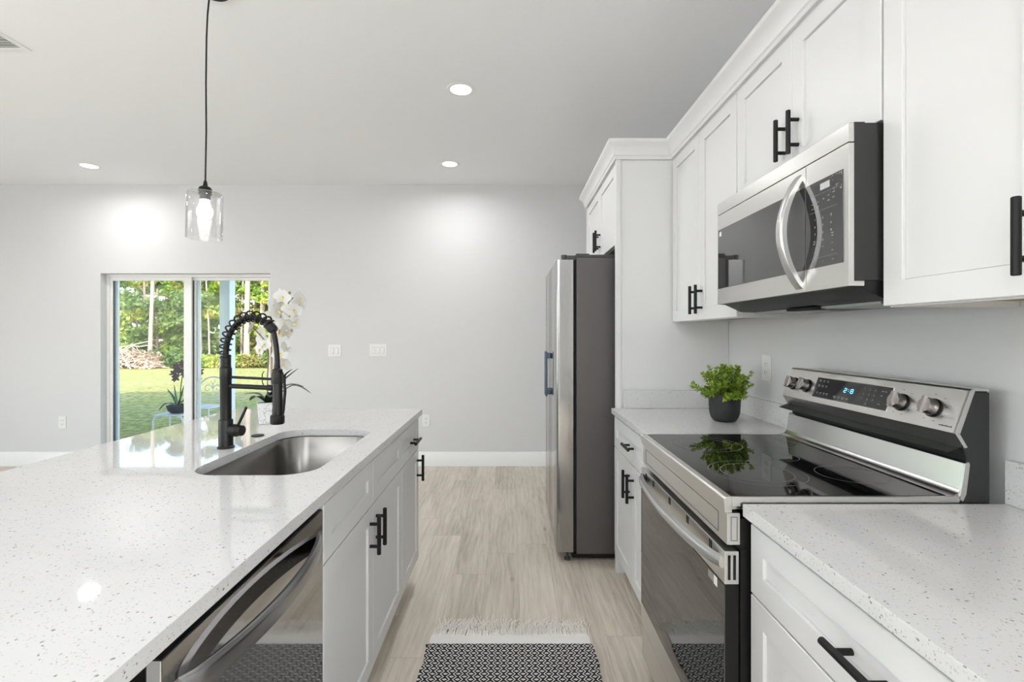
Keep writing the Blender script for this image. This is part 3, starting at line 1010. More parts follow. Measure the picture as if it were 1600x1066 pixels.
def knob(y, s=.053):
    mt = Matrix((( yaxis.x, dirv.x, nrm.x), (yaxis.y, dirv.y, nrm.y), (yaxis.z, dirv.z, nrm.z)))
    c = on_console(y, s, 0.0)
    k = MB().lathe(c, [(.0245, .0005), (.0245, .004), (.0235, .006)], 28, mt).build('knob', M['blackplastic'], con)
    MB().lathe(c, [(.0220, .006), (.0215, .024), (.0195, .028), (.0, .0285)], 28, mt, caps=False).build('knob_cap', M['knob'], k)
    b = MB()     # grip bar across the cap
    for (sa, sb, wa, oa, ob) in ((-.0225, .0225, .0055, .020, .036),):
        lo = [c + dirv * sa + yaxis * -wa + nrm * oa, c + dirv * sb + yaxis * -wa + nrm * oa, c + dirv * sb + yaxis * wa + nrm * oa, c + dirv * sa + yaxis * wa + nrm * oa]
        hi = [c + dirv * sa * .96 + yaxis * -wa * .8 + nrm * ob, c + dirv * sb * .96 + yaxis * -wa * .8 + nrm * ob, c + dirv * sb * .96 + yaxis * wa * .8 + nrm * ob, c + dirv * sa * .96 + yaxis * wa * .8 + nrm * ob]
        b.loft([lo, hi], cap0=True, cap1=True)
    b.build('knob_grip', M['knob'], k, bevel=0.001)


for yk in (1.375, 1.272, 1.815, 1.895):
    knob(yk)
MB().prism_y([(1.0755, 1.0812), (1.1120, 1.1845), (1.1235, 1.1865), (1.0870, 1.0805)], gy0 - .0012, gy0 + .006).prism_y([(1.0755, 1.0805), (1.0865, 1.0795), (1.105, 1.0475), (1.097, 1.046)], gy0 - .0012, gy0 + .006).build('end_cap', M['steel'], rg, smooth=20)
MB().prism_y([(1.086, 0.922), (1.0885, 0.934), (1.100, 1.008), (1.108, 1.012), (1.1105, 1.006), (1.1015, 0.934), (1.094, 0.918)], gy0 - .0012, gy0 + .006).build('end_cap', M['steel'], rg, smooth=20)
# black side cheek, near side
MB().prism_y([(1.094, 1.049), (1.083, 1.080), (1.120, 1.180), (1.1575, 1.180), (1.1575, 0.87), (1.075, 0.87), (1.092, 0.93), (1.106, 1.015)], gy0 - .0006, gy0 + .004).build('side_cheek', M['charcoal'], rg, smooth=20)

# ------------------------------------------------------------------ microwave over the range
mw = thing('microwave', 'stainless steel over-the-range microwave with arched handle', 'microwave', (1.0, (RY0 + RY1) / 2, 1.41))
y0, y1 = RY0 + .003, RY1 - .004
MB().box(0.856, XW - .004, y0 + .002, y1 - .002, 1.452, 1.8335).build('body', M['charcoal'], mw, bevel=0.002)
MB().prism_y([(0.817, 1.7865), (0.817, 1.831), (0.821, 1.8335), (0.8555, 1.8335), (0.8555, 1.7865)], y0, y1).build('top_vent', M['steel'], mw, bevel=0.001)
MB().box(0.830, 0.8555, y0 - .0005, y0 + .004, 1.45, 1.8338).build('side_frame', M['charcoal'], mw)
YS = 1.361
dr = MB().box(0.817, 0.8555, YS + .001, y1, 1.438, 1.7845).build('door', M['steel'], mw, bevel=0.0015)
cp = MB().box(0.817, 0.8555, y0, YS - .001, 1.438, 1.7845).build('control_panel', M['steel'], mw, bevel=0.0015)
MB().box(0.8155, 0.8172, YS + .0015, y1 - .008, 1.498, 1.727).build('window', M['micro_glass'], dr, bevel=0.0006)
scr = MB().box(0.8155, 0.8172, y0 + .018, YS - .0015, 1.498, 1.727).build('keypad_glass', M['micro_glass'], cp, bevel=0.0006)
MB().box(0.8150, 0.8156, y1 - .040, y1 - .022, 1.700, 1.717).build('sticker', M['sticker'], dr)
# arched handle
b = MB()
loops = []
for i in range(29):
    u = i / 28
    zz = 1.448 + u * (1.768 - 1.448)
    bow = math.sin(PI * u) ** 0.8 if 0 < u < 1 else 0
    xo = 0.814 - .058 * bow
    yc = 1.392
    w = .0155
    t = .017
    loops.append([(xo + t, yc - w, zz), (xo + .004, yc - w, zz), (xo, yc - w * .7, zz), (xo, yc + w * .7, zz), (xo + .004, yc + w, zz), (xo + t, yc + w, zz)])
b.loft(loops, cap0=True, cap1=True)
b.build('handle', M['bar_steel'], dr, smooth=40)
# keypad lettering
lx = 0.81535


def mwt(yy, zz):
    return lambda u, v: Vector((lx, yy - u, zz + v))


tx = []
for i, ch in enumerate('1234567890'):
    cy_, cz_ = (1.318 - .033 * (i % 3), 1.626 - .0195 * (i // 3)) if i < 9 else (1.285, 1.5675)
    tx.append((ch, .0085, mwt(cy_, cz_)))
place_text(tx, M['legend'], scr, 'lettering')
b = MB()
rl = random.Random(5)
for (yy, zz, ww) in ((1.328, 1.668, .008), (1.304, 1.670, .006), (1.282, 1.673, .006), (1.262, 1.677, .009), (1.243, 1.680, .009), (1.328, 1.656, .008), (1.304, 1.658, .007), (1.262, 1.664, .008), (1.243, 1.667, .009),
                     (1.322, 1.5675, .007), (1.322, 1.561, .007), (1.285, 1.549, .007), (1.247, 1.578, .009), (1.247, 1.571, .007), (1.247, 1.552, .008), (1.247, 1.534, .006), (1.322, 1.531, .005),
                     (1.322, 1.511, .004), (1.285, 1.511, .004), (1.245, 1.511, .008)):
    b.box(lx, lx + .0006, yy - ww / 2, yy + ww / 2, zz, zz + .0026)
for zz in (1.646, 1.523, 1.690):
    b.box(lx, lx + .0005, 1.228, 1.34, zz, zz + .0007)
b.build('lettering', M['legend_dim'], scr)
MB().box(lx, lx + .0006, 1.258, 1.296, 1.699, 1.716).build('display', M['film'], scr)
b = MB()     # torn scraps of protective film at the upper corner
for i in range(34):
    yy, zz = 1.212 + rl.random() ** 2 * .05, 1.725 - rl.random() ** 1.6 * .045
    a = rl.uniform(0, PI)
    q = rl.uniform(.0010, .0028)
    b.poly([(lx, yy + q * math.cos(a), zz + q * math.sin(a)), (lx, yy + .4 * q * math.cos(a + 1.5), zz + .4 * q * math.sin(a + 1.5)), (lx, yy - q * math.cos(a), zz - q * math.sin(a)), (lx, yy - .4 * q * math.cos(a + 1.5), zz - .4 * q * math.sin(a + 1.5))])
b.build('film_scraps', M['film'], scr)
# underside pan with filters and lamp
b = MB().prism_y([(0.822, 1.4375), (0.845, 1.436), (0.905, 1.408), (1.12, 1.400), (XW - .01, 1.404), (XW - .01, 1.4515), (0.8565, 1.4515), (0.8565, 1.4375)], y0 + .004, y1 - .004)
pan = b.build('underside_pan', M['blackplastic'], mw, bevel=0.002)
MB().box(0.94, 1.10, y0 + .06, y0 + .30, 1.3985, 1.4055).build('filter', M['filter'], pan)
MB().box(0.94, 1.10, y1 - .30, y1 - .06, 1.3985, 1.4055).build('filter', M['filter'], pan)
MB().box(0.92, 0.96, 1.50, 1.64, 1.397, 1.404).build('lamp_cover', M['void'], pan)

# ------------------------------------------------------------------ refrigerator
fr = thing('refrigerator', 'tall stainless side-by-side refrigerator in the alcove beside the tall panel', 'refrigerator', (0.7, 3.3, 0))
FY0, FY1 = 2.85, 3.735
MB().box(0.384, 1.14, FY0, FY1, 0.048, 1.765).build('body', M['fridge_side'], fr, bevel=0.004)
MB().box(0.366, 0.3835, FY0 + .012, FY1 - .012, 0.06, 1.752).build('door_seal', M['void'], fr)


def fridge_door(ya, yb2, hy):
    b = MB()
    lp = []
    n = 8
    pts = []
    rr = .020
    xf = 0.270
    # plan outline with rounded front corners
    for i in range(n + 1):
        a = PI / 2 * i / n
        pts.append((xf + rr - rr * math.sin(a), ya + rr * .35 - rr * .35 * math.cos(a)))
    for i in range(n + 1):
        a = PI / 2 * i / n
        pts.append((xf + rr - rr * math.cos(a), yb2 - rr * .35 + rr * .35 * math.sin(a)))
    pts += [(0.366, yb2), (0.366, ya)]
    b.loft([[(x, y, z) for x, y in pts] for z in (0.058, 1.752)], cap0=True, cap1=True)
    d = b.build('door', M['steel_v'], fr, smooth=50)
    h = MB()
    # vertical bar handle between two short posts
    h.box(0.236, 0.250, hy - .012, hy + .012, 0.905, 1.205)
    for zz in (0.935, 1.175):
        h.box(0.250, 0.2705, hy - .010, hy + .010, zz - .018, zz + .018)
    h.build('handle', M['fridge_handle'], d, bevel=0.004)
    return d


fridge_door(FY0 + .002, 3.336, 3.300)
fridge_door(3.342, FY1 - .002, 3.378)
MB().box(0.384, 0.95, FY0 + .004, FY1 - .004, 1.7655, 1.782).build('top_cover', M['darkgrey'], fr, bevel=0.003)
for yy in (FY0 + .06, FY1 - .06):
    b = MB().box(0.30, 0.43, yy - .035, yy + .035, 1.7525, 1.770) if False else MB()
    b.cyl((0.315, yy - .03, 1.7525), (0.315, yy - .03, 1.783), .017, 14).box(0.33, 0.383, yy - .045, yy - .01, 1.7535, 1.779).box(0.384, 0.46, yy - .05, yy + .03, 1.7825, 1.789)
    b.build('hinge_cover', M['darkgrey'], fr, bevel=0.002)
MB().box(0.36, 1.12, FY0 + .015, FY1 - .015, 0.022, 0.047).build('base_grille', M['blackplastic'], fr)
for yy in (FY0 + .04, FY1 - .04):
    for xx in (0.335, 1.08):
        MB().cyl((xx, yy, 0), (xx, yy, 0.012), .018, 14).cyl((xx, yy, 0.012), (xx, yy, 0.057 if xx < .5 else .03), .007, 10).build('foot', M['darkgrey'], fr)

# ------------------------------------------------------------------ island
IY1 = 2.685          # far end of the counter
DW0, DW1 = 0.69, 1.290
SB0, SB1 = 1.294, 2.232
FC0, FC1 = 2.234, 2.640
IB = IX - .0195      # carcass front


def rrect(x0, x1, y0, y1, r, n=8):
    p = []
    for cx, cy, a0 in ((x1 - r, y1 - r, 0), (x0 + r, y1 - r, 90), (x0 + r, y0 + r, 180), (x1 - r, y0 + r, 270)):
        for i in range(n + 1):
            a = R(a0 + 90 * i / n)
            p.append((cx + r * math.cos(a), cy + r * math.sin(a)))
    return p


SX0, SX1, SY0, SY1 = -0.954, -0.580, 1.425, 2.115
island = thing('island_countertop', 'white speckled quartz countertop of the kitchen island with sink cutout', 'countertop', (-1.0, 1.5, CT - TH))
bm = bmesh.new()
outer = [(-1.510, 0.36), (-0.478, 0.36), (-0.478, IY1), (-1.510, IY1)]
inner = rrect(SX0, SX1, SY0, SY1, .095, 12)
es = []
for lp in (outer, inner):
    vs = [bm.verts.new((x, y, CT)) for x, y in lp]
    es += [bm.edges.new((vs[i], vs[(i + 1) % len(vs)])) for i in range(len(vs))]
bmesh.ops.triangle_fill(bm, use_beauty=True, edges=es)
r_ = bmesh.ops.extrude_face_region(bm, geom=bm.faces[:])
bmesh.ops.translate(bm, verts=[v for v in r_['geom'] if isinstance(v, bmesh.types.BMVert)], vec=(0, 0, -TH))
b = MB()
b.bm.free()
b.bm = bm
b.build('slab', M['quartz'], island, bevel=0.0022)

# sink, undermounted
sk = thing('sink', 'undermount stainless steel sink basin in the island countertop', 'sink', (-.767, 1.77, 0.70))
zt = CT - TH - .0008


def sl(off, z, r):
    return [(x, y, z) for x, y in rrect(SX0 - off, SX1 + off, SY0 - off, SY1 + off, r, 12)]


b = MB()
b.loft([sl(.02, zt, .11), sl(.004, zt, .098), sl(.001, zt - .004, .096), sl(-.004, zt - .17, .09), sl(-.012, zt - .19, .085), sl(-.03, zt - .198, .07), sl(-.16, zt - .202, .019)], cap1=True)
b.loft([sl(.02, zt, .11), sl(.02, zt - .002, .11), sl(.006, zt - .004, .10), sl(.002, zt - .17, .094), sl(-.008, zt - .195, .088), sl(-.03, zt - .202, .07), sl(-.16, zt - .206, .019)], cap1=True)
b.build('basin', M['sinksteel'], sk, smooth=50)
MB().lathe((-.767, 1.77, zt - .2018), [(.055, 0), (.055, .003), (.045, .004), (.040, .0015), (.0, .0012)], 28, caps=False).build('drain', M['steel_shiny'], sk)


def island_cab(label, ya, yb2, parts):
    t = thing('base_cabinet', label, 'cabinet', (-.8, (ya + yb2) / 2, 0))
    b = MB()
    b.box(-1.10, IB, ya, ya + .018, .11, CT - TH - .001).box(-1.10, IB, yb2 - .018, yb2, .11, CT - TH - .001).box(-1.10, IB, ya + .018, yb2 - .018, .11, .128).box(-1.10, -1.088, ya + .018, yb2 - .018, .128, CT - TH - .001)
    b.box(IB - .018, IB, ya + .018, yb2 - .018, .862, CT - TH - .001)
    b.build('body', M['cabinet'], t)
    MB().box(-.585, -.572, ya, yb2, 0, .11).box(-1.10, -.585, ya, ya + .016, 0, .11).box(-1.10, -.585, yb2 - .016, yb2, 0, .11).build('toe_kick', M['cabinet'], t)
    return t


t = island_cab('wide white island cabinet under the sink with two doors', SB0, SB1, None)
ym = (SB0 + SB1) / 2
for a, c, hy in ((SB0 + g, ym - g / 2, ym - .040), (ym + g / 2, SB1 - g, ym + .040)):
    shaker(IB + .0005, 1, a, c, .714, .872, 'false_drawer_front', t)
    d = shaker(IB + .0005, 1, a, c, .130, .709, 'door', t)
    pull(IX, 1, hy, .618, d, 'z')
t = island_cab('narrow white island cabinet with one drawer at the far end', FC0, FC1, None)
d = shaker(IB + .0005, 1, FC0 + g, FC1 - g, .714, .872, 'drawer_front', t, stile=.05)
pull(IX, 1, 2.46, .786, d, 'y')
d = shaker(IB + .0005, 1, FC0 + g, FC1 - g, .130, .709, 'door', t)
pull(IX, 1, FC1 - .05, .618, d, 'z')
b = MB().box(-1.155, -1.105, .60, FC1, 0, CT - TH - .001)
tag(b.build('island_back_panel', M['cabinet'], bevel=0.001), 'white panel closing the seating side of the island', 'cabinet panel')
b = MB().box(-1.104, -.535, .60, .655, 0, CT - TH - .001)
tag(b.build('island_end_panel', M['cabinet'], bevel=0.001), 'white end panel of the island beside the dishwasher', 'cabinet panel')

# dishwasher
dw = thing('dishwasher', 'dark stainless dishwasher with bowed handle in the island', 'dishwasher', (-.8, .98, 0))
MB().box(-1.09, -.535, DW0 + .004, DW1 - .006, .03, .858).box(-1.05, -.62, DW0 + .03, DW1 - .03, 0, .03).build('tub', M['blackplastic'], dw)
d = MB().box(-.530, -.4885, DW0, DW1 - .004, .115, .8635).build('door', M['dark_steel'], dw, bevel=0.002)
MB().box(-.5285, -.4900, DW0 + .002, DW1 - .006, .8637, .8655).build('control_strip', M['blackplastic'], d)
b = MB()
loops = []
for i in range(31):
    u = i / 30
    yy = DW0 + .035 + u * (DW1 - DW0 - .070)
    bow = math.sin(PI * u) ** 0.62 if 0 < u < 1 else 0
    xo = -.4885 + .006 + .044 * bow
    h = .021
    t_ = .015
    zc = .795
    loops.append([(xo - t_, yy, zc - h), (xo - t_, yy, zc + h * .8), (xo - t_ * .4, yy, zc + h), (xo - .001, yy, zc + h * .75), (xo, yy, zc + h * .4), (xo - .003, yy, zc - h * .9), (xo - .006, yy, zc - h)])
b.loft(loops, cap0=True, cap1=True)
b.build('handle', M['handle_steel'], d, smooth=45)
MB().box(-.60, -.585, DW0, DW1 - .004, .0, .11).build('kick_plate', M['blackplastic'], dw)

# small round cover beside the faucet
b = MB().lathe((-1.010, 1.972, CT), [(.0, .0005), (.0235, .0005), (.0245, .002), (.0225, .0045), (.0, .005)], 32, caps=False)
tag(b.build('hole_cover', M['faucet']), 'small round black cover set in the island countertop by the faucet', 'hole cover')

# ------------------------------------------------------------------ faucet
FX, FY = -1.018, 1.765
fa = thing('faucet', 'matte black spring-neck kitchen faucet beside the sink', 'faucet', (FX, FY, CT))
ad = Vector((1, -0.17, 0)).normalized()


def fp(s, z, lat=0):
    return Vector((FX, FY, 0)) + ad * s + Vector((-ad.y, ad.x, 0)) * lat + Vector((0, 0, z))


MB().lathe((FX, FY, CT), [(.028, .0003), (.028, .005), (.024, .008), (.0235, .098), (.022, .102), (.0, .102)], 28, caps=False).build('base', M['faucet'], fa)
b = MB().lathe((FX, FY, CT), [(.0185, .1025), (.0185, .245), (.0195, .247), (.0195, .285), (.0185, .287)], 24)
b.build('column', M['faucet'], fa)
pr_ = [(.0165, .2875)]
for i in range(6):
    z_ = .289 + i * .0058
    pr_ += [(.0172, z_), (.0172, z_ + .0035), (.0158, z_ + .0042), (.0158, z_ + .0055)]
pr_ += [(.0175, .326), (.0175, .331), (.0, .331)]
MB().lathe((FX, FY, CT), pr_, 24, caps=False).build('spring_collar', M['faucet'], fa)
path2 = [(0.0, 1.235), (0.001, 1.269), (0.009, 1.304), (0.025, 1.336), (0.048, 1.361), (0.076, 1.376), (0.103, 1.380), (0.131, 1.375), (0.158, 1.363), (0.176, 1.350)]


def catmull(pts, per=10):
    out = []
    P_ = [pts[0]] + list(pts) + [pts[-1]]
    for i in range(1, len(P_) - 2):
        for k in range(per):
            t = k / per
            q = []
            for a in range(len(pts[0])):
                p0, p1, p2, p3 = P_[i - 1][a], P_[i][a], P_[i + 1][a], P_[i + 2][a]
                q.append(0.5 * (2 * p1 + (p2 - p0) * t + (2 * p0 - 5 * p1 + 4 * p2 - p3) * t * t + (3 * p1 - p0 - 3 * p2 + p3) * t ** 3))
            out.append(tuple(q))
    out.append(tuple(pts[-1]))
    return out


arc = catmull(path2, 10)
MB().tube([fp(s, z) for s, z in arc], .0098, 12).build('hose', M['faucet'], fa)
# coil
L = [0]
for i in range(1, len(arc)):
    L.append(L[-1] + math.hypot(arc[i][0] - arc[i - 1][0], arc[i][1] - arc[i - 1][1]))
turns = 13
pts = []
NP = turns * 16
for k in range(NP + 1):
    d_ = L[-1] * k / NP
    i = min(max(j for j in range(len(L)) if L[j] <= d_ + 1e-9), len(arc) - 2)
    t = (d_ - L[i]) / (L[i + 1] - L[i])
    s = arc[i][0] + (arc[i + 1][0] - arc[i][0]) * t
    z = arc[i][1] + (arc[i + 1][1] - arc[i][1]) * t
    ts, tz = arc[i + 1][0] - arc[i][0], arc[i + 1][1] - arc[i][1]
    n_ = math.hypot(ts, tz)
    ts, tz = ts / n_, tz / n_
    a = 2 * PI * turns * k / NP
    rr = .0185
    pts.append(fp(s - tz * rr * math.cos(a) - .25 * rr * tz, z + ts * rr * math.cos(a) + .25 * rr * ts, rr * math.sin(a)))
MB().tube(pts, .0031, 7).build('spring_coil', M['faucet'], fa)
# connector at the end of the spring
MB().tube([fp(.163, 1.361), fp(.169, 1.357), fp(.186, 1.338), fp(.192, 1.332)], [.015, .0175, .0175, .014], 18).build('connector', M['faucet'], fa)
drop = catmull([(.186, 1.338), (.193, 1.312), (.199, 1.276), (.203, 1.230), (.204, 1.190)], 6)
MB().tube([fp(s, z) for s, z in drop], .0088, 12).build('down_hose', M['faucet'], fa)
# spray head
sp = fp(.204, 0)
sh = MB().lathe((sp.x, sp.y, 0), [(.0, 1.201), (.012, 1.201), (.0165, 1.197), (.0165, 1.062), (.0175, 1.060), (.0175, 1.040), (.0205, 1.038), (.0235, 1.034), (.0235, 1.010), (.021, 1.006), (.0, 1.006)], 24, caps=False).build('spray_head', M['faucet'], fa)
b = MB().tube([fp(.229, 1.165), fp(.233, 1.12), fp(.226, 1.05), fp(.222, 1.032)], [.0045, .005, .005, .004], 10).box(sp.x + .010, sp.x + .026, sp.y - .008, sp.y + .008, 1.152, 1.180)
b.build('spray_lever', M['faucet'], sh)
# support arms
MB().tube([fp(.012, 1.136), fp(.188, 1.132)], .0085, 12).tube([fp(.165, 1.133), fp(.188, 1.132)], .0105, 12).build('support_arm', M['faucet'], fa)
MB().tube([fp(.012, 1.168), fp(.190, 1.163)], .0048, 10).build('thin_rod', M['faucet'], fa)
MB().lathe((sp.x, sp.y, 1.148), [(.0185, 0), (.0195, .003), (.0195, .036), (.0185, .039)], 24).build('holder_ring', M['faucet'], fa)
# handle barrel and lever
b = MB().tube([fp(.018, .978), fp(.028, .978), fp(.030, .978), fp(.047, .978), fp(.049, .978), fp(.066, .978)], [.0205, .0205, .0225, .0225, .0205, .0185], 20)
hb = b.build('handle_barrel', M['faucet'], fa)
MB().tube([fp(.048, .995), fp(.066, 1.03), fp(.082, 1.062)], [.005, .0052, .0048], 10).build('handle_lever', M['faucet'], hb)

# ------------------------------------------------------------------ orchid in marble pot
OX, OY = -1.111, 2.27
oc = thing('orchid', 'white moth orchid in a square marble pot on the island', 'potted plant', (OX, OY, CT))


def op(dx, z, dy=0.0):
    return Vector((OX + dx, OY + dy, CT + z))


b = MB()
lp = []
ro = R(28)
for z, h in ((0.0006, .040), (.003, .0415), (.094, .0505), (.097, .050), (.097, .0465), (.085, .0455)):
    lp.append([(OX + h * (sx_ * math.cos(ro) - sy_ * math.sin(ro)), OY + h * (sx_ * math.sin(ro) + sy_ * math.cos(ro)), CT + z) for sx_, sy_ in ((-1, -1), (1, -1), (1, 1), (-1, 1))])
b.loft(lp, cap0=True, cap1=True)
b.build('pot', M['marble'], oc, bevel=0.003)
h = .0445
MB().loft([[(OX + h * (sx_ * math.cos(ro) - sy_ * math.sin(ro)), OY + h * (sx_ * math.sin(ro) + sy_ * math.cos(ro)), CT + z) for sx_, sy_ in ((-1, -1), (1, -1), (1, 1), (-1, 1))] for z in (.0855, .089)], cap0=True, cap1=True).build('moss', M['soil'], oc)
for pts in ([(-.077, .437, 0), (-.041, .404, .0), (-.011, .364, .0), (-.001, .304, 0), (-.006, .218, 0), (-.006, .085, 0)],
            [(.002, .085, .01), (.016, .225, .01), (.042, .384, .01), (.052, .49, .005), (.079, .52, 0), (.089, .55, 0), (.109, .573, 0), (.135, .591, 0)]):
    cp_ = catmull(pts, 6)
    MB().tube([op(x, z, y) for x, z, y in cp_], .0027, 8).build('flower_stem', M['orchid_stem'], oc)
b = MB().tube([op(-.022, .236), op(-.031, .222), op(-.030, .185), op(-.020, .163)], .0024, 7)
b.build('stem_loop', M['orchid_leaf'], oc)
for a_, c_ in (((.009, .404), (.012, .086)), ((.052, .492), (.018, .086)), ((.024, .25), (.022, .086))):
    MB().cyl(op(a_[0], a_[1], .004), op(c_[0], c_[1], .004), .0042, 8).build('stake', M['stake'], oc)


def strap_leaf(pts, w, name, mat, parent, base=op):
    """curved, channelled leaf with real thickness; pts are (dx, z, dy)"""
    c = catmull(pts, 5)
    P_ = [base(x, z, y) for x, z, y in c]
    lo = []
    k = len(P_)
    for i, p in enumerate(P_):
        t = (P_[min(i + 1, k - 1)] - P_[max(i - 1, 0)]).normalized()
        side = t.cross(Vector((0, 0, 1)))
        if side.length < .1:
            side = Vector((0, 1, 0))
        side.normalize()
        up = side.cross(t).normalized()
        u = i / (k - 1)
        ww = w * (math.sin(PI * min(1, .18 + .82 * u)) ** .8 if u < 1 else 0.03)
        ww = max(ww, w * .04)
        th = .0009
        lo.append([p - side * ww + up * ww * .3, p - up * th, p + side * ww + up * ww * .3, p + up * th])
    return MB().loft(lo, cap0=True, cap1=True).build(name, mat, parent, smooth=60)


for pts, w in (([(-.011, .092, 0), (.05, .175, 0), (.129, .248, .01)], .017), ([(.0, .092, 0), (.08, .170, 0), (.162, .166, .0)], .016), ([(.01, .092, 0), (.10, .168, .02), (.182, .132, .03)], .014),
               ([(-.01, .092, 0), (-.044, .132, -.01), (-.104, .135, -.02)], .015), ([(0, .092, 0), (.055, .2, .02), (.099, .245, .02)], .016), ([(-.005, .09, -.01), (-.03, .125, -.05), (-.035, .115, -.10)], .017),
               ([(.0, .09, -.01), (.03, .13, -.05), (.05, .125, -.09)], .018), ([(0, .09, .02), (-.02, .13, .06), (-.04, .11, .11)], .018)):
    strap_leaf(pts, w, 'leaf', M['orchid_leaf'], oc)


def petal_mesh(b, M4, length, width, cup=.25):
    """one rounded petal from the origin along +y, facing +z, as a thin closed shell"""
    n = 7
    rows = []
    for i in range(n + 1):
        u = i / n
        w = width * (math.sin(PI * u ** .75) ** .75 if 0 < u < 1 else 0.04)
        z = cup * length * (u * u * .5)
        rows.append([M4 @ Vector((-w, u * length, z + w * .18)), M4 @ Vector((0, u * length, z)), M4 @ Vector((w, u * length, z + w * .18)), M4 @ Vector((0, u * length, z + .0006))])
    b.loft(rows, cap0=True, cap1=True)


def flower_proto():
    b = MB()
    for ang, ln, wd in ((90, .036, .0215), (-90, .036, .0215), (0, .034, .012), (140, .034, .0115), (-140, .034, .0115)):
        petal_mesh(b, Matrix.Rotation(R(ang), 4, 'Z') @ Matrix.Translation((0, .002, .0 if abs(ang) == 90 else -.001)), ln, wd)
    o = b.build('flower', M['petal'], None, smooth=60)
    l = MB()
    petal_mesh(l, Matrix.Rotation(R(180), 4, 'Z') @ Matrix.Translation((0, 0, .004)), .016, .006, 1.2)
    l.lathe((0, 0, .003), [(.001, 0), (.0035, .002), (.003, .006), (.0, .008)], 10, caps=False)
    ll = l.build('lip', M['lip'], None, smooth=60)
    ll.parent = o
    return o


proto = flower_proto()
fl = [(.049, .55), (.021, .544), (.074, .576), (.147, .570), (.095, .525), (.012, .488), (.068, .458), (.083, .423), (.1, .491), (-.078, .440), (-.045, .414), (-.042, .380), (-.035, .337), (-.008, .358), (.068, .364), (.062, .317), (.068, .275), (.045, .515), (.125, .545), (.06, .585), (.112, .46), (.05, .405), (.03, .52), (-.062, .46), (.085, .345), (.118, .515)]
rf = random.Random(11)
for i, (dx, z) in enumerate(fl):
    o = proto if i == 0 else proto.copy()
    if i:
        C.objects.link(o)
        lc = proto.children[0].copy()
        C.objects.link(lc)
        lc.parent = o
    o.parent = oc
    o.location = (dx, rf.uniform(-.025, .03), z)
    sc = rf.uniform(.92, 1.15)
    o.scale = (sc, sc, sc)
    # face outwards: mostly towards -y / +-x
    yaw = (-1 if dx < 0 else 1) * rf.uniform(10, 75) if i != 9 else -75
    o.rotation_euler = (R(78 + rf.uniform(-22, 20)), R(rf.uniform(-25, 25)), R(yaw))
for dx, z, rr in ((.094, .597, .0075), (.139, .593, .0055), (.104, .425, .006)):
    MB().lathe(op(dx, z), [(.0, -rr * 1.2), (rr * .7, -rr * .7), (rr, 0), (rr * .75, rr * .7), (.0, rr * 1.3)], 12, caps=False).build('bud', M['bud'], oc, smooth=60)

# ------------------------------------------------------------------ boxwood in black pot
PX, PY = 1.005, 2.31
bw = thing('potted_boxwood', 'small leafy green plant in a ribbed black pot on the counter', 'potted plant', (PX, PY, CT))
prof = [(.0, .0006), (.042, .0006), (.050, .004), (.060, .018), (.067, .042), (.0695, .075), (.0695, .130), (.067, .132), (.064, .130), (.064, .118)]
MB().lathe((PX, PY, CT), prof + [(.0, .118)], 40, caps=False).build('pot', M['pot_black'], bw, smooth=50)
MB().lathe((PX, PY, CT), [(.063, .1185), (.058, .124), (.03, .127), (.0, .128)], 24, caps=False).build('soil', M['soil'], bw)
rb = random.Random(21)
stems = []
b = MB()
V, F = [], []


def add_leaf(V, F, base, direction, normal, ln, wd):
    d = direction.normalized()
    s = d.cross(normal)
    if s.length < 1e-4:
        return
    s.normalize()
    n_ = s.cross(d)
    o0 = len(V)
    pts = [base, base + d * ln * .35 + s * wd + n_ * wd * .25, base + d * ln * .75 + s * wd * .75 + n_ * wd * .2, base + d * ln, base + d * ln * .75 - s * wd * .75 + n_ * wd * .2, base + d * ln * .35 - s * wd + n_ * wd * .25, base + d * ln * .5]
    V.extend([tuple(q) for q in pts])
    F.extend([(o0, o0 + 1, o0 + 6), (o0 + 1, o0 + 2, o0 + 6), (o0 + 2, o0 + 3, o0 + 6), (o0 + 3, o0 + 4, o0 + 6), (o0 + 4, o0 + 5, o0 + 6), (o0 + 5, o0, o0 + 6)])


def sprig(az, el, ln, curve, r0):
    p = Vector((PX + r0 * math.cos(az), PY + r0 * math.sin(az), CT + .124))
    d = Vector((math.cos(az) * math.cos(el), math.sin(az) * math.cos(el), math.sin(el)))
    pts = [p.copy()]
    k = max(4, int(ln / .013))
    for i in range(k):
        d = (d + Vector((0, 0, curve)) + Vector((rb.gauss(0, .08), rb.gauss(0, .08), rb.gauss(0, .05)))).normalized()
        p = p + d * ln / k
        pts.append(p.copy())
        if i >= 1 or ln < .05:
            a0 = rb.uniform(0, PI)
            ref = d.cross(Vector((0, 0, 1)) if abs(d.z) < .95 else Vector((1, 0, 0))).normalized()
            ref2 = d.cross(ref)
            for kk in range(3):
                a = a0 + kk * 2 * PI / 3
                out = ref * math.cos(a) + ref2 * math.sin(a)
                ld = out * .8 + d * rb.uniform(.3, .9) + Vector((0, 0, .15))
                add_leaf(V, F, p, ld, d + Vector((0, 0, .5)), rb.uniform(.017, .027), rb.uniform(.0048, .0075))
    for kk in range(3):
        a = rb.uniform(0, 2 * PI)
        add_leaf(V, F, p, d + Vector((math.cos(a), math.sin(a), .2)) * .5, Vector((0, 0, 1)) + d * .3, .022, .006)
    b.tube(pts, .0013, 5)


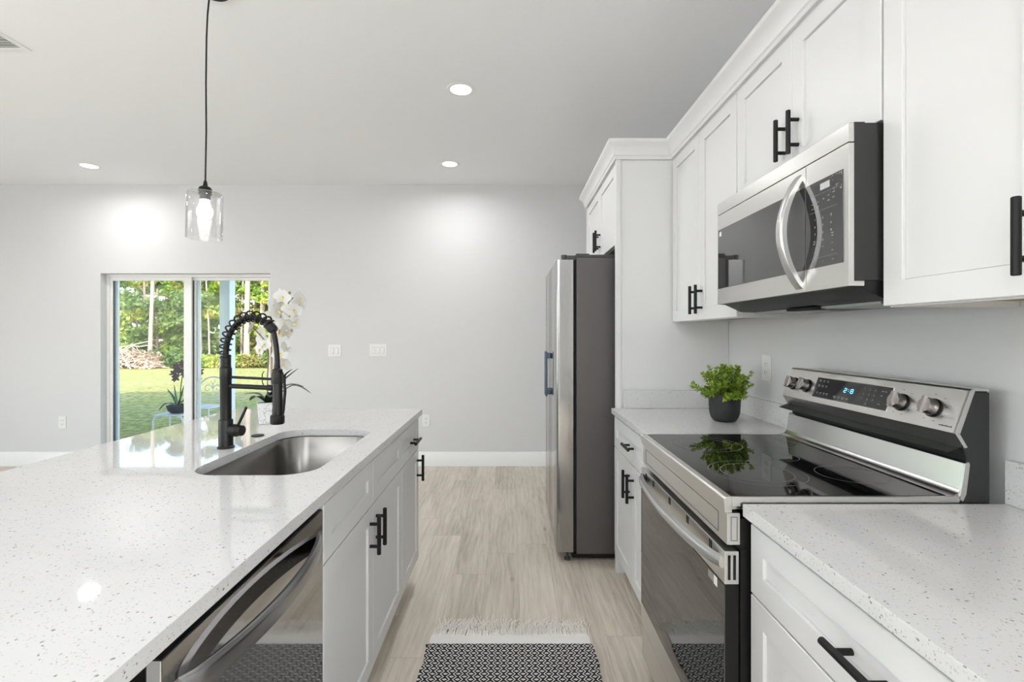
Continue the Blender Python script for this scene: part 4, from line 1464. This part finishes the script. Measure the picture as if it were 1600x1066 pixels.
for i in range(46):
    el = R(rb.uniform(18, 88))
    sprig(rb.uniform(0, 2 * PI), el, rb.uniform(.055, .085) + .05 * math.sin(el), .03, rb.uniform(0, .045))
for i in range(40):
    sprig(rb.uniform(0, 2 * PI), R(rb.uniform(-12, 45)), rb.uniform(.028, .05), .02, rb.uniform(.03, .058))
for az in (PI * .98, PI * 1.05, PI * .93):
    sprig(az, R(22), .095, .02, .05)
sprig(-.1, R(28), .085, .02, .04)
b.build('stem', M['orchid_stem'], bw)
mesh_np('foliage', V, F, M['box_leaf'], bw, True)

# ------------------------------------------------------------------ rug
rug = thing('runner_rug', 'black and white diamond pattern cotton rug with cream fringe on the floor', 'rug', (0, 1.5, 0))
RX0, RX1 = -.352, .352
b = MB()
lo = []
for i in range(41):
    y = .82 + (2.090 - .82) * i / 40
    wv_ = .004 * math.sin(i * .9) + .003 * math.sin(i * 2.3)
    lo.append([(RX0 + wv_, y, .0006), (RX1 + wv_ * .8, y, .0006), (RX1 + wv_ * .8, y, .0075), (RX1 - .004 + wv_ * .8, y, .0085), (RX0 + .004 + wv_, y, .0085), (RX0 + wv_, y, .0075)])
b.loft(lo, cap0=True, cap1=True)
b.build('woven_field', M['rug'], rug)
for ya_, yb2 in ((2.0905, 2.147), (.763, .8195)):
    MB().box(RX0 + .008, RX1 - .008, ya_, yb2, .0006, .0075).build('end_band', M['rug_band'], rug, bevel=.002)
rfz = random.Random(4)
for yb2, sg in ((2.147, 1), (.763, -1)):
    b = MB()
    for i in range(420):
        x = RX0 + .012 + (RX1 - RX0 - .024) * i / 419 + rfz.gauss(0, .001)
        ln = rfz.uniform(.085, .125)
        sw = rfz.gauss(.012, .016) + .015 * math.sin(x * 14)
        zt_ = rfz.uniform(.003, .012)
        tip = rfz.uniform(.001, .010) if rfz.random() < .85 else rfz.uniform(.012, .03)
        b.tube([(x, yb2 - sg * .004, .006), (x + sw * .3, yb2 + sg * ln * .35, zt_ + .003), (x + sw * .8 + rfz.gauss(0, .004), yb2 + sg * ln * .75, zt_ * .7 + .0018), (x + sw * 1.3 + rfz.gauss(0, .008), yb2 + sg * ln, tip + .0015)], [.0016, .0016, .0014, .0011], 5)
    o = b.build('fringe', M['fringe'], rug)
    o['kind'] = 'stuff'

# ------------------------------------------------------------------ pendant lamp
LX, LY = -1.311, 2.12
pl = thing('pendant_lamp', 'clear glass cylinder pendant lamp hanging on a black cord over the island', 'pendant lamp', (LX, LY, CEIL))
MB().lathe((LX + .03, LY + .01, CEIL), [(.0, -.0006), (.058, -.0006), (.060, -.004), (.060, -.018), (.055, -.022), (.0, -.024)], 32, caps=False).build('canopy', M['black'], pl)
tl = Matrix.Rotation(R(1.2), 3, 'Y')
topc = Vector((LX, LY, 1.968))
MB().tube([(LX + .016, LY + .005, CEIL - .023), (LX + .008, LY + .003, 2.70), (LX + .004, LY + .002, 2.6), (LX + .002, LY + .001, 2.4), (LX + .004, LY, 2.2), (LX, LY, 1.97)], .0034, 8).build('cord', M['black'], pl)
so = MB().lathe(topc, [(.0, .012), (.006, .012), (.009, -.005), (.010, -.010), (.020, -.014), (.026, -.023), (.0265, -.026), (.022, -.0275), (.022, -.030), (.0245, -.031), (.0245, -.036), (.0, -.037)], 28, tl, caps=False).build('socket_cap', M['black'], pl)
MB().lathe(topc, [(.0, -.0385), (.0205, -.0385), (.0255, -.042), (.0255, -.046), (.021, -.047), (.0205, -.068), (.0, -.069)], 24, tl, caps=False).build('socket', M['darkgrey'], pl)
bu = MB().lathe(topc, [(.018, -.0695), (.0195, -.082), (.0235, -.098)], 28, tl, caps=False)
bu.lathe(topc, [(.0235, -.098), (.030, -.110), (.0315, -.120), (.0295, -.134), (.022, -.146), (.010, -.152), (.0, -.153)], 28, tl, caps=False).build('bulb', M['bulb'], pl, smooth=60)
# glass shade: flat top with hole, straight wall, open bottom, with thickness
pg = [(.027, -.0375), (.060, -.0375), (.0665, -.0395), (.069, -.045), (.069, -.236), (.0665, -.2375), (.0655, -.236), (.0655, -.047), (.063, -.042), (.058, -.0405), (.027, -.0405), (.027, -.0375)]
MB().lathe(topc, pg, 48, tl, caps=False).build('glass_shade', M['clear'], pl, smooth=60)

# ------------------------------------------------------------------ ceiling downlights


def downlight(x, y, label, group=None, power=DOWNLIGHT_POWER):
    t = thing('downlight', label, 'ceiling light', (x, y, CEIL), group)
    MB().lathe((x, y, CEIL), [(.064, -.0030), (.066, -.0045), (.086, -.0035), (.089, -.0006), (.064, -.0006), (.064, -.0030)], 40, caps=False).build('trim_ring', M['trim'], t)
    MB().lathe((x, y, CEIL), [(.0, -.0008), (.0635, -.0008), (.0635, -.0026), (.0, -.0034)], 40, caps=False).build('lens', M['lens'], t)
    area_light('downlight_lamp', (x, y, CEIL - .006), (0, 0, 0), .125, .125, power, (1.0, 1.0, 1.0), 'DISK', 168)


downlight(-.30, 3.01, 'round recessed ceiling light nearest to the white cabinets, largest of the lit ones')
downlight(-.53, 4.33, 'small round recessed ceiling light closest to the back wall, above bare wall')
downlight(-3.74, 4.38, 'round recessed ceiling light above the sliding glass door')
for x, y in ((-.30, 1.0), (-.30, -1.1), (-3.74, 1.6), (-3.74, -1.2)):  # extra downlights added out of view to raise the light level
    downlight(x, y, 'round recessed ceiling light added overhead, out of view, to light the room', 'added ceiling lights out of view', 1.3 if x > -1 else 2.0)

# ceiling vent
ve = thing('ceiling_vent', 'white slatted air vent in the ceiling', 'air vent', (-2.71, 2.48, CEIL))
vx0, vx1, vy0, vy1 = -2.90, -2.52, 2.33, 2.60
b = MB().box(vx0, vx1, vy0, vy0 + .028, CEIL - .006, CEIL - .0005).box(vx0, vx1, vy1 - .028, vy1, CEIL - .006, CEIL - .0005).box(vx0, vx0 + .028, vy0 + .028, vy1 - .028, CEIL - .006, CEIL - .0005).box(vx1 - .028, vx1, vy0 + .028, vy1 - .028, CEIL - .006, CEIL - .0005)
b.build('frame', M['trim'], ve, bevel=0.0015)
MB().box(vx0 + .028, vx1 - .028, vy0 + .028, vy1 - .028, CEIL - .0018, CEIL - .0006).build('backing', M['gap_shade'], ve)
for i in range(9):
    yy = vy0 + .036 + i * .0222
    b = MB()
    a_, c_ = (yy, CEIL - .0095), (yy + .013, CEIL - .0025)
    b.loft([[(x, a_[0], a_[1]), (x, a_[0], a_[1] + .0010), (x, c_[0], c_[1] + .0006), (x, c_[0], c_[1])] for x in (vx0 + .028, vx1 - .028)], cap0=True, cap1=True)
    b.build('slat', M['trim'], ve)


# ------------------------------------------------------------------ outlets and switches
def wall_plate(kind, n, x, z, label, cat, w, h):
    """on the back wall, facing -y"""
    t = thing(kind, label, cat, (x, YB, z))
    y = YB - .0003
    MB().box(x - w / 2, x + w / 2, y - .006, y, z - h / 2, z + h / 2).build('cover_plate', M['plastic'], t, bevel=0.002)
    if cat == 'outlet':
        for s in (-1, 1):
            zz = z + s * .0195
            r_ = MB().box(x - .0165, x + .0165, y - .0085, y - .0062, zz - .0135, zz + .0135).build('socket_face', M['plastic'], t, bevel=0.001)
            MB().box(x - .008, x - .0055, y - .0089, y - .0086, zz - .003, zz + .006).box(x + .0055, x + .008, y - .0089, y - .0086, zz - .003, zz + .006).box(x - .002, x + .002, y - .0089, y - .0086, zz - .010, zz - .006).build('slot', M['slot'], r_)
    else:
        for i in range(n):
            xx = x + (i - (n - 1) / 2) * .046
            fr_ = MB().box(xx - .0165, xx + .0165, y - .0072, y - .0062, z - .033, z + .033).build('rocker_gap_shade', M['gap_shade'], t)  # grey plate put in as the shaded gap around the rocker
            b = MB()
            lo = [(xx - .0142, y - .0073, z - .0305), (xx + .0142, y - .0073, z - .0305), (xx + .0142, y - .0073, z + .0305), (xx - .0142, y - .0073, z + .0305)]
            hi = [(xx - .0142, y - .0135, z - .0305), (xx + .0142, y - .0135, z - .0305), (xx + .0142, y - .0080, z + .0305), (xx - .0142, y - .0080, z + .0305)]
            b.loft([lo, hi], cap0=True, cap1=True)
            b.build('rocker', M['plastic'], t, bevel=0.001)
    return t


wall_plate('light_switch', 2, -1.758, 1.155, 'white double rocker switch plate on the back wall, nearer the orchid', 'light switch', .128, .122)
wall_plate('light_switch', 3, -1.322, 1.160, 'white triple rocker switch plate on the back wall', 'light switch', .170, .122)
wall_plate('wall_outlet', 2, -.842, .455, 'white wall outlet low on the back wall just past the island corner', 'outlet', .076, .122)
wall_plate('wall_outlet', 2, -4.485, .437, 'white wall outlet low on the wall beside the sliding door', 'outlet', .076, .122)
t = thing('wall_outlet', 'white wall outlet above the counter, right of the boxwood', 'outlet', (XW, 2.318, 1.162))
MB().box(XW - .0065, XW - .0003, 2.318 - .038, 2.318 + .038, 1.162 - .061, 1.162 + .061).build('cover_plate', M['plastic'], t, bevel=0.002)
for s in (-1, 1):
    zz = 1.162 + s * .0195
    r_ = MB().box(XW - .009, XW - .0067, 2.318 - .0165, 2.318 + .0165, zz - .0135, zz + .0135).build('socket_face', M['plastic'], t, bevel=0.001)
    x_ = XW - .0094
    MB().box(x_, x_ + .0003, 2.3235, 2.326, zz - .003, zz + .006).box(x_, x_ + .0003, 2.310, 2.3125, zz - .003, zz + .006).box(x_, x_ + .0003, 2.316, 2.320, zz - .010, zz - .006).build('slot', M['slot'], r_)

# ------------------------------------------------------------------ outdoors
GZ = -.15
struct(MB().box(-45, 25, YB + .16, 60, GZ - .3, GZ).build('lawn', M['lawn']))
struct(MB().box(-5.1, 3, YB + .16, 7.95, GZ + .001, GZ + .035).build('patio_slab', M['concrete']))
struct(MB().box(-8.2, 2.4, YR - .6, 8.1, CEIL + .125, CEIL + .30).build('roof', M['trim']))
o = MB().box(-4.425, -4.270, 7.5, 7.66, GZ + .036, CEIL + .124).build('porch_post', M['post'], bevel=.006)
tag(o, 'square pale porch post outside the sliding glass door', 'post')
PZ = GZ + .035

# white metal garden chair
CX, CY = -4.20, 6.75
ch = thing('garden_chair', 'white metal garden chair with scrolled arched back on the patio', 'chair', (CX, CY, PZ))
wr = .010


def cpt(x, y, z):
    return (CX + x, CY + y, PZ + z)


# back to the right-rear: the chair faces left towards the camera side
arcp = [cpt(.19 * math.cos(a), .20 + .03 * math.sin(a), .66 + .17 * math.sin(a)) for a in [PI * i / 16 for i in range(17)]]
MB().tube([cpt(.19, .19, .44)] + arcp + [cpt(-.19, .19, .44)], wr, 8).build('back_frame', M['chair_white'], ch)
b = MB()
b.tube([cpt(-.19, .2, .50), cpt(.19, .2, .52)], .008, 6).tube([cpt(-.19, .2, .56), cpt(.19, .2, .57)], .006, 6)
b.build('back_rail', M['chair_white'], ch)
b = MB()
for sx_ in (-1, 1):
    q = []
    for i in range(28):
        a = i / 27 * 2.2 * PI
        rr = .062 * (1 - i / 34)
        q.append(cpt(sx_ * (.07 - rr * math.cos(a)), .215, .665 + rr * math.sin(a)))
    b.tube(q, .006, 6)
b.tube([cpt(0, .215, .56), cpt(0, .22, .72), cpt(-.03, .22, .78)], .006, 6).tube([cpt(0, .22, .72), cpt(.03, .22, .78)], .006, 6)
b.build('back_scroll', M['chair_white'], ch)
MB().lathe(cpt(0, 0, .43), [(.0, 0), (.20, 0), (.205, .006), (.205, .016), (.20, .02), (.0, .02)], 28, caps=False).build('seat', M['chair_white'], ch)
for sx_, sy_ in ((-1, -1), (1, -1), (-1, 1), (1, 1)):
    MB().tube([cpt(sx_ * .15, sy_ * .13, .43), cpt(sx_ * .17, sy_ * .16, .25), cpt(sx_ * .20, sy_ * .20, .0006)], .010, 8).build('leg', M['chair_white'], ch)

# white metal stool with a potted purple orchid
TX, TY = -4.20, 6.20
st = thing('patio_stool', 'low white metal stool on the patio holding the dark potted plant', 'stool', (TX, TY, PZ))
hs = .17
MB().box(TX - hs, TX + hs, TY - hs, TY + hs, PZ + .428, PZ + .445).build('top', M['chair_white'], st, bevel=.006)
for sx_, sy_ in ((-1, -1), (1, -1), (-1, 1), (1, 1)):
    MB().tube([(TX + sx_ * (hs - .06), TY + sy_ * (hs - .02), PZ + .419), (TX + sx_ * (hs - .01), TY + sy_ * (hs - .02), PZ + .413), (TX + sx_ * (hs + .012), TY + sy_ * (hs - .02), PZ + .37), (TX + sx_ * (hs + .015), TY + sy_ * (hs - .02), PZ + .0006)], .011, 8).build('leg', M['chair_white'], st)
po_ = thing('purple_orchid', 'dark purple flowering plant in a black bowl on the patio stool', 'potted plant', (TX + .02, TY, PZ + .445))
ox, oy, oz = TX + .02, TY, PZ + .445
MB().lathe((ox, oy, oz), [(.0, .0006), (.07, .0006), (.105, .03), (.12, .075), (.125, .10), (.118, .10), (.11, .08), (.0, .08)], 28, caps=False).build('bowl', M['bowl'], po_)


def pp(dx, z, dy=0):
    return Vector((ox + dx, oy + dy, oz + z))


for pts, w in (([(0, .08, 0), (-.03, .2, 0), (-.05, .36, 0)], .02), ([(0, .08, 0), (-.08, .2, .02), (-.16, .30, .03)], .02), ([(0, .08, 0), (-.12, .12, -.02), (-.22, .03, -.03)], .035), ([(0, .08, 0), (.05, .22, 0), (.08, .36, .0)], .02),
               ([(0, .08, 0), (.10, .18, .02), (.18, .22, .03)], .025), ([(-.02, .08, 0), (-.06, .22, -.03), (-.10, .28, -.05)], .018)):
    strap_leaf(pts, w, 'leaf', M['agave'], po_, pp)
MB().tube([pp(.03, .08), pp(.035, .3), pp(.06, .5), pp(.09, .6)], .006, 6).build('stem', M['orchid_stem'], po_)
rp = random.Random(8)
for dx, z in ((-.03, .50), (.0, .58), (.03, .53), (.07, .62), (-.01, .44), (.19, .60), (.21, .54), (.15, .62), (.13, .55), (.17, .48), (.10, .50), (.27, .58), (.29, .52), (.25, .63), (.27, .46)):
    b = MB()
    for k in range(6):
        petal_mesh(b, Matrix.Translation(pp(dx, z, -.02)) @ Matrix.Rotation(R(80 + rp.uniform(-20, 20)), 4, 'X') @ Matrix.Rotation(R(60 * k + rp.uniform(-8, 8)), 4, 'Z'), .062, .016, .3)
    b.build('flower', M['purple'], po_)


# ------------------------------------------------------------------ woods
def leaf_cloud(rng, n, clusters, size):
    """n small bent leaves spread over ellipsoidal clusters (cx, cy, cz, rx, ry, rz)"""
    w = np.array([c[3] * c[4] * c[5] for c in clusters]) ** .7
    w /= w.sum()
    idx = rng.choice(len(clusters), n, p=w)
    cl = np.array(clusters)[idx]
    d = rng.normal(size=(n, 3))
    d /= np.linalg.norm(d, axis=1)[:, None]
    rad = rng.random(n) ** .4
    ctr = cl[:, :3] + d * rad[:, None] * cl[:, 3:6]
    a = rng.normal(size=(n, 3))
    a /= np.linalg.norm(a, axis=1)[:, None]
    q = np.cross(a, rng.normal(size=(n, 3)))
    q /= np.linalg.norm(q, axis=1)[:, None]
    nn = np.cross(a, q)
    s = size * rng.uniform(.6, 1.4, n)[:, None]
    V = np.empty((n, 4, 3))
    V[:, 0] = ctr - a * s
    V[:, 1] = ctr + q * s * .55 + nn * s * .15
    V[:, 2] = ctr + a * s
    V[:, 3] = ctr - q * s * .55 + nn * s * .15
    F = np.arange(n * 4).reshape(n, 4)
    return V.reshape(-1, 3), F


def trunk(b, x, y, h, r, lean=(0, 0), seed=0, z0=None):
    rr = random.Random(seed)
    pts, rs = [], []
    n = 7
    z0 = GZ - .02 if z0 is None else z0
    for i in range(n + 1):
        u = i / n
        pts.append((x + lean[0] * u * h + rr.gauss(0, .02) * (u > 0), y + lean[1] * u * h, z0 + u * h))
        rs.append(r * (1 - .35 * u) * (1.25 if i == 0 else 1))
    b.tube(pts, rs, 10)
    return pts


rng = np.random.default_rng(5)
tree_protos = []


def leafy_tree(x, y, h, mat, seed, spread=1.6, leaves=2600, bark='bark_dark', label='', r=.07, lowest=.4, size=.10):
    rr = random.Random(seed)
    t = thing('tree', label, 'tree', (x, y, GZ), 'leafy trees in the woods')
    b = MB()
    pts = trunk(b, x, y, h * .85, r, (rr.uniform(-.05, .05), 0), seed)
    cl = []
    for k in range(17):
        u = rr.uniform(0, 1)
        z = GZ + lowest + u * (h - lowest)
        a = rr.uniform(0, 2 * PI)
        d_ = spread * rr.uniform(.25, 1) * (1 - .35 * u)
        c_ = (x + d_ * math.cos(a), y + d_ * math.sin(a) * .7, z)
        cl.append(c_ + (rr.uniform(.35, .7), rr.uniform(.35, .6), rr.uniform(.22, .42)))
        b.tube([(x, y, max(GZ + .2, z - .5)), ((x + c_[0]) / 2, (y + c_[1]) / 2, z - .2), c_], [.025, .018, .008], 6)
    b.build('trunk', M[bark], t)
    V, F = leaf_cloud(np.random.default_rng(seed), leaves, cl, size)
    mesh_np('foliage', V, F, M[mat], t)
    return t


DENSE = 'yellow-green leafy tree of the woods, crowns merging behind the lawn'
spots = [(-18.6, 22.4, 5.2, 'tree_leaf_a'), (-17.3, 23.4, 5.6, 'tree_leaf_a'), (-16.2, 22.6, 4.2, 'tree_leaf_b'), (-15.0, 23.2, 5.4, 'tree_leaf_a'), (-14.0, 22.2, 4.6, 'tree_leaf_b'),
         (-13.0, 23.0, 5.4, 'tree_leaf_a'), (-11.8, 23.4, 5.6, 'tree_leaf_c'), (-10.8, 22.5, 5.0, 'tree_leaf_a'), (-9.6, 23.5, 5.4, 'tree_leaf_b'),
         (-20.0, 26.5, 7.0, 'tree_leaf_b'), (-17.8, 27.0, 6.0, 'tree_leaf_c'), (-15.8, 26.6, 4.6, 'tree_leaf_b'), (-13.8, 26.4, 6.8, 'tree_leaf_b'), (-12.0, 27.0, 6.4, 'tree_leaf_a'), (-10.2, 26.4, 6.4, 'tree_leaf_c'), (-20.2, 23.6, 5.6, 'tree_leaf_a')] + [(-24 + 2.3 * i, 30.5 + (i % 2), 7.2 + .5 * (i % 3), ('tree_leaf_b', 'tree_leaf_c', 'tree_leaf_b')[i % 3]) for i in range(7)]
for i, (x, y, h, mt_) in enumerate(spots):
    lab = {'tree_leaf_a': 'bright yellow-green leafy tree in the woods behind the lawn', 'tree_leaf_b': 'dark green leafy tree in the woods behind the lawn', 'tree_leaf_c': 'olive brown leafy tree in the woods behind the lawn'}[mt_]
    t = leafy_tree(x, y, h, mt_, 40 + i, label=lab, spread=1.6 if y < 30 else 2.7, leaves=2800 if y < 30 else 6500, size=.10 if y < 30 else .25)
    t['group'] = {'tree_leaf_a': 'yellow-green trees of the woods', 'tree_leaf_b': 'dark green trees of the woods', 'tree_leaf_c': 'olive trees of the woods'}[mt_]


def pine(px_x, y, r, lean, label, seed, h=13):
    t = thing('pine_tree', label, 'tree', (px_x, y, GZ))
    b = MB()
    pts = trunk(b, px_x, y, h, r, lean, seed)
    rr = random.Random(seed)
    top = pts[-1]
    cl = []
    for k in range(14):
        z = GZ + h * rr.uniform(.7, 1.02)
        u = (z - GZ) / h
        cx_ = px_x + lean[0] * u * h
        a = rr.uniform(0, 2 * PI)
        d_ = rr.uniform(.2, .8)
        c_ = (cx_ + d_ * math.cos(a), y + d_ * math.sin(a), z)
        cl.append(c_ + (.8, .8, .4))
        b.tube([(cx_, y, z - .3), c_], [.04, .015], 6)
    b.build('trunk', M['bark_pale'], t)
    V, F = leaf_cloud(np.random.default_rng(seed), 900, cl, .16)
    mesh_np('crown', V, F, M['tree_leaf_b'], t)


pine(-15.95, 21.8, .085, (.022, 0), 'tall pale trunk rising behind the brush pile', 71)
pine(-13.55, 21.6, .045, (-.02, 0), 'slim pale double trunk seen between door frame and porch post', 72)
pine(-13.35, 21.9, .036, (-.035, 0), 'thin grey trunk beside the slim pale one, left of the porch post', 73)
pine(-11.6, 21.7, .115, (.01, 0), 'stout pale trunk just right of the porch post', 74)
pine(-11.22, 22.1, .09, (.03, 0), 'leaning pale trunk right of the stout one, behind the faucet', 75)
pine(-19.4, 24.2, .075, (.0, 0), 'pale trunk among the leaves at the far left of the woods', 76)
pine(-12.55, 23.0, .05, (.02, 0), 'thin brownish trunk behind the porch post', 77)

# low bushes at the edge of the woods
for i, (x, y, rr_, mt_) in enumerate(((-14.3, 21.3, .55, 'tree_leaf_b'), (-13.0, 21.3, .6, 'tree_leaf_a'), (-12.0, 21.4, .6, 'tree_leaf_a'), (-11.0, 21.3, .55, 'tree_leaf_c'), (-10.2, 21.4, .6, 'tree_leaf_b'), (-15.0, 21.9, .7, 'tree_leaf_b'), (-18.0, 21.9, .7, 'tree_leaf_a'), (-17.0, 22.0, .8, 'tree_leaf_b'))):
    V, F = leaf_cloud(np.random.default_rng(200 + i), 700, [(x + dx_, y, GZ + rr_ * .45, rr_ * .7, rr_ * .6, rr_ * .6) for dx_ in (-.45, 0, .45)], .075)
    o = mesh_np('bush', V, F, M[mt_])
    tag(o, 'low leafy bush at the edge of the lawn in front of the trees', 'bush', 'bushes along the lawn edge')

# brush pile of cleared branches
rr = random.Random(31)
b = MB()
for i in range(240):
    x = rr.uniform(-18.2, -14.9)
    u = (x + 18.2) / 3.3
    hmax = .95 * math.sin(PI * min(1, .22 + .80 * u)) + .12
    z = GZ + rr.random() ** .8 * hmax
    y = 20.9 + rr.uniform(-.5, .5)
    a = rr.uniform(0, PI)
    ln = rr.uniform(.35, 1.0)
    d_ = Vector((math.cos(a), rr.uniform(-.5, .5), math.sin(a) * .55)) * ln / 2
    c_ = Vector((x, y, max(z, GZ + abs(d_.z) + .02)))
    b.tube([c_ - d_, c_ + Vector((rr.gauss(0, .05), rr.gauss(0, .05), rr.gauss(0, .05))), c_ + d_], [.018, .014, .005], 5)
b.tube([(-18.1, 20.5, GZ + .55), (-16.9, 20.45, GZ + .82), (-15.8, 20.4, GZ + .98), (-14.9, 20.5, GZ + 1.2)], [.032, .028, .022, .01], 7)
b.tube([(-15.7, 20.4, GZ + 1.0), (-15.3, 20.3, GZ + .95), (-14.8, 20.4, GZ + 1.02)], [.03, .022, .01], 6)
b.tube([(-16.1, 20.3, GZ + .95), (-15.9, 20.25, GZ + .5), (-15.55, 20.2, GZ + .02)], [.022, .024, .03], 6)
o = b.build('brush_pile', M['deadwood'])
tag(o, 'heap of bare pinkish-brown cut branches at the lawn edge', 'brush pile', kind='stuff')
V, F = leaf_cloud(np.random.default_rng(77), 1500, [(-17.6, 21.0, GZ + .3, .7, .5, .35), (-16.8, 21.0, GZ + .4, .7, .5, .45), (-16.0, 21.0, GZ + .4, .6, .5, .45), (-15.3, 21.0, GZ + .35, .5, .5, .4)], .06)
o = mesh_np('dead_leaves', V, F, leaf_mat('dead_leaf', [(.33, .22, .15), (.55, .38, .28), (.66, .5, .4)], 3.0))
tag(o, 'pinkish dry leaves caught in the brush pile', 'dead leaves', kind='stuff')
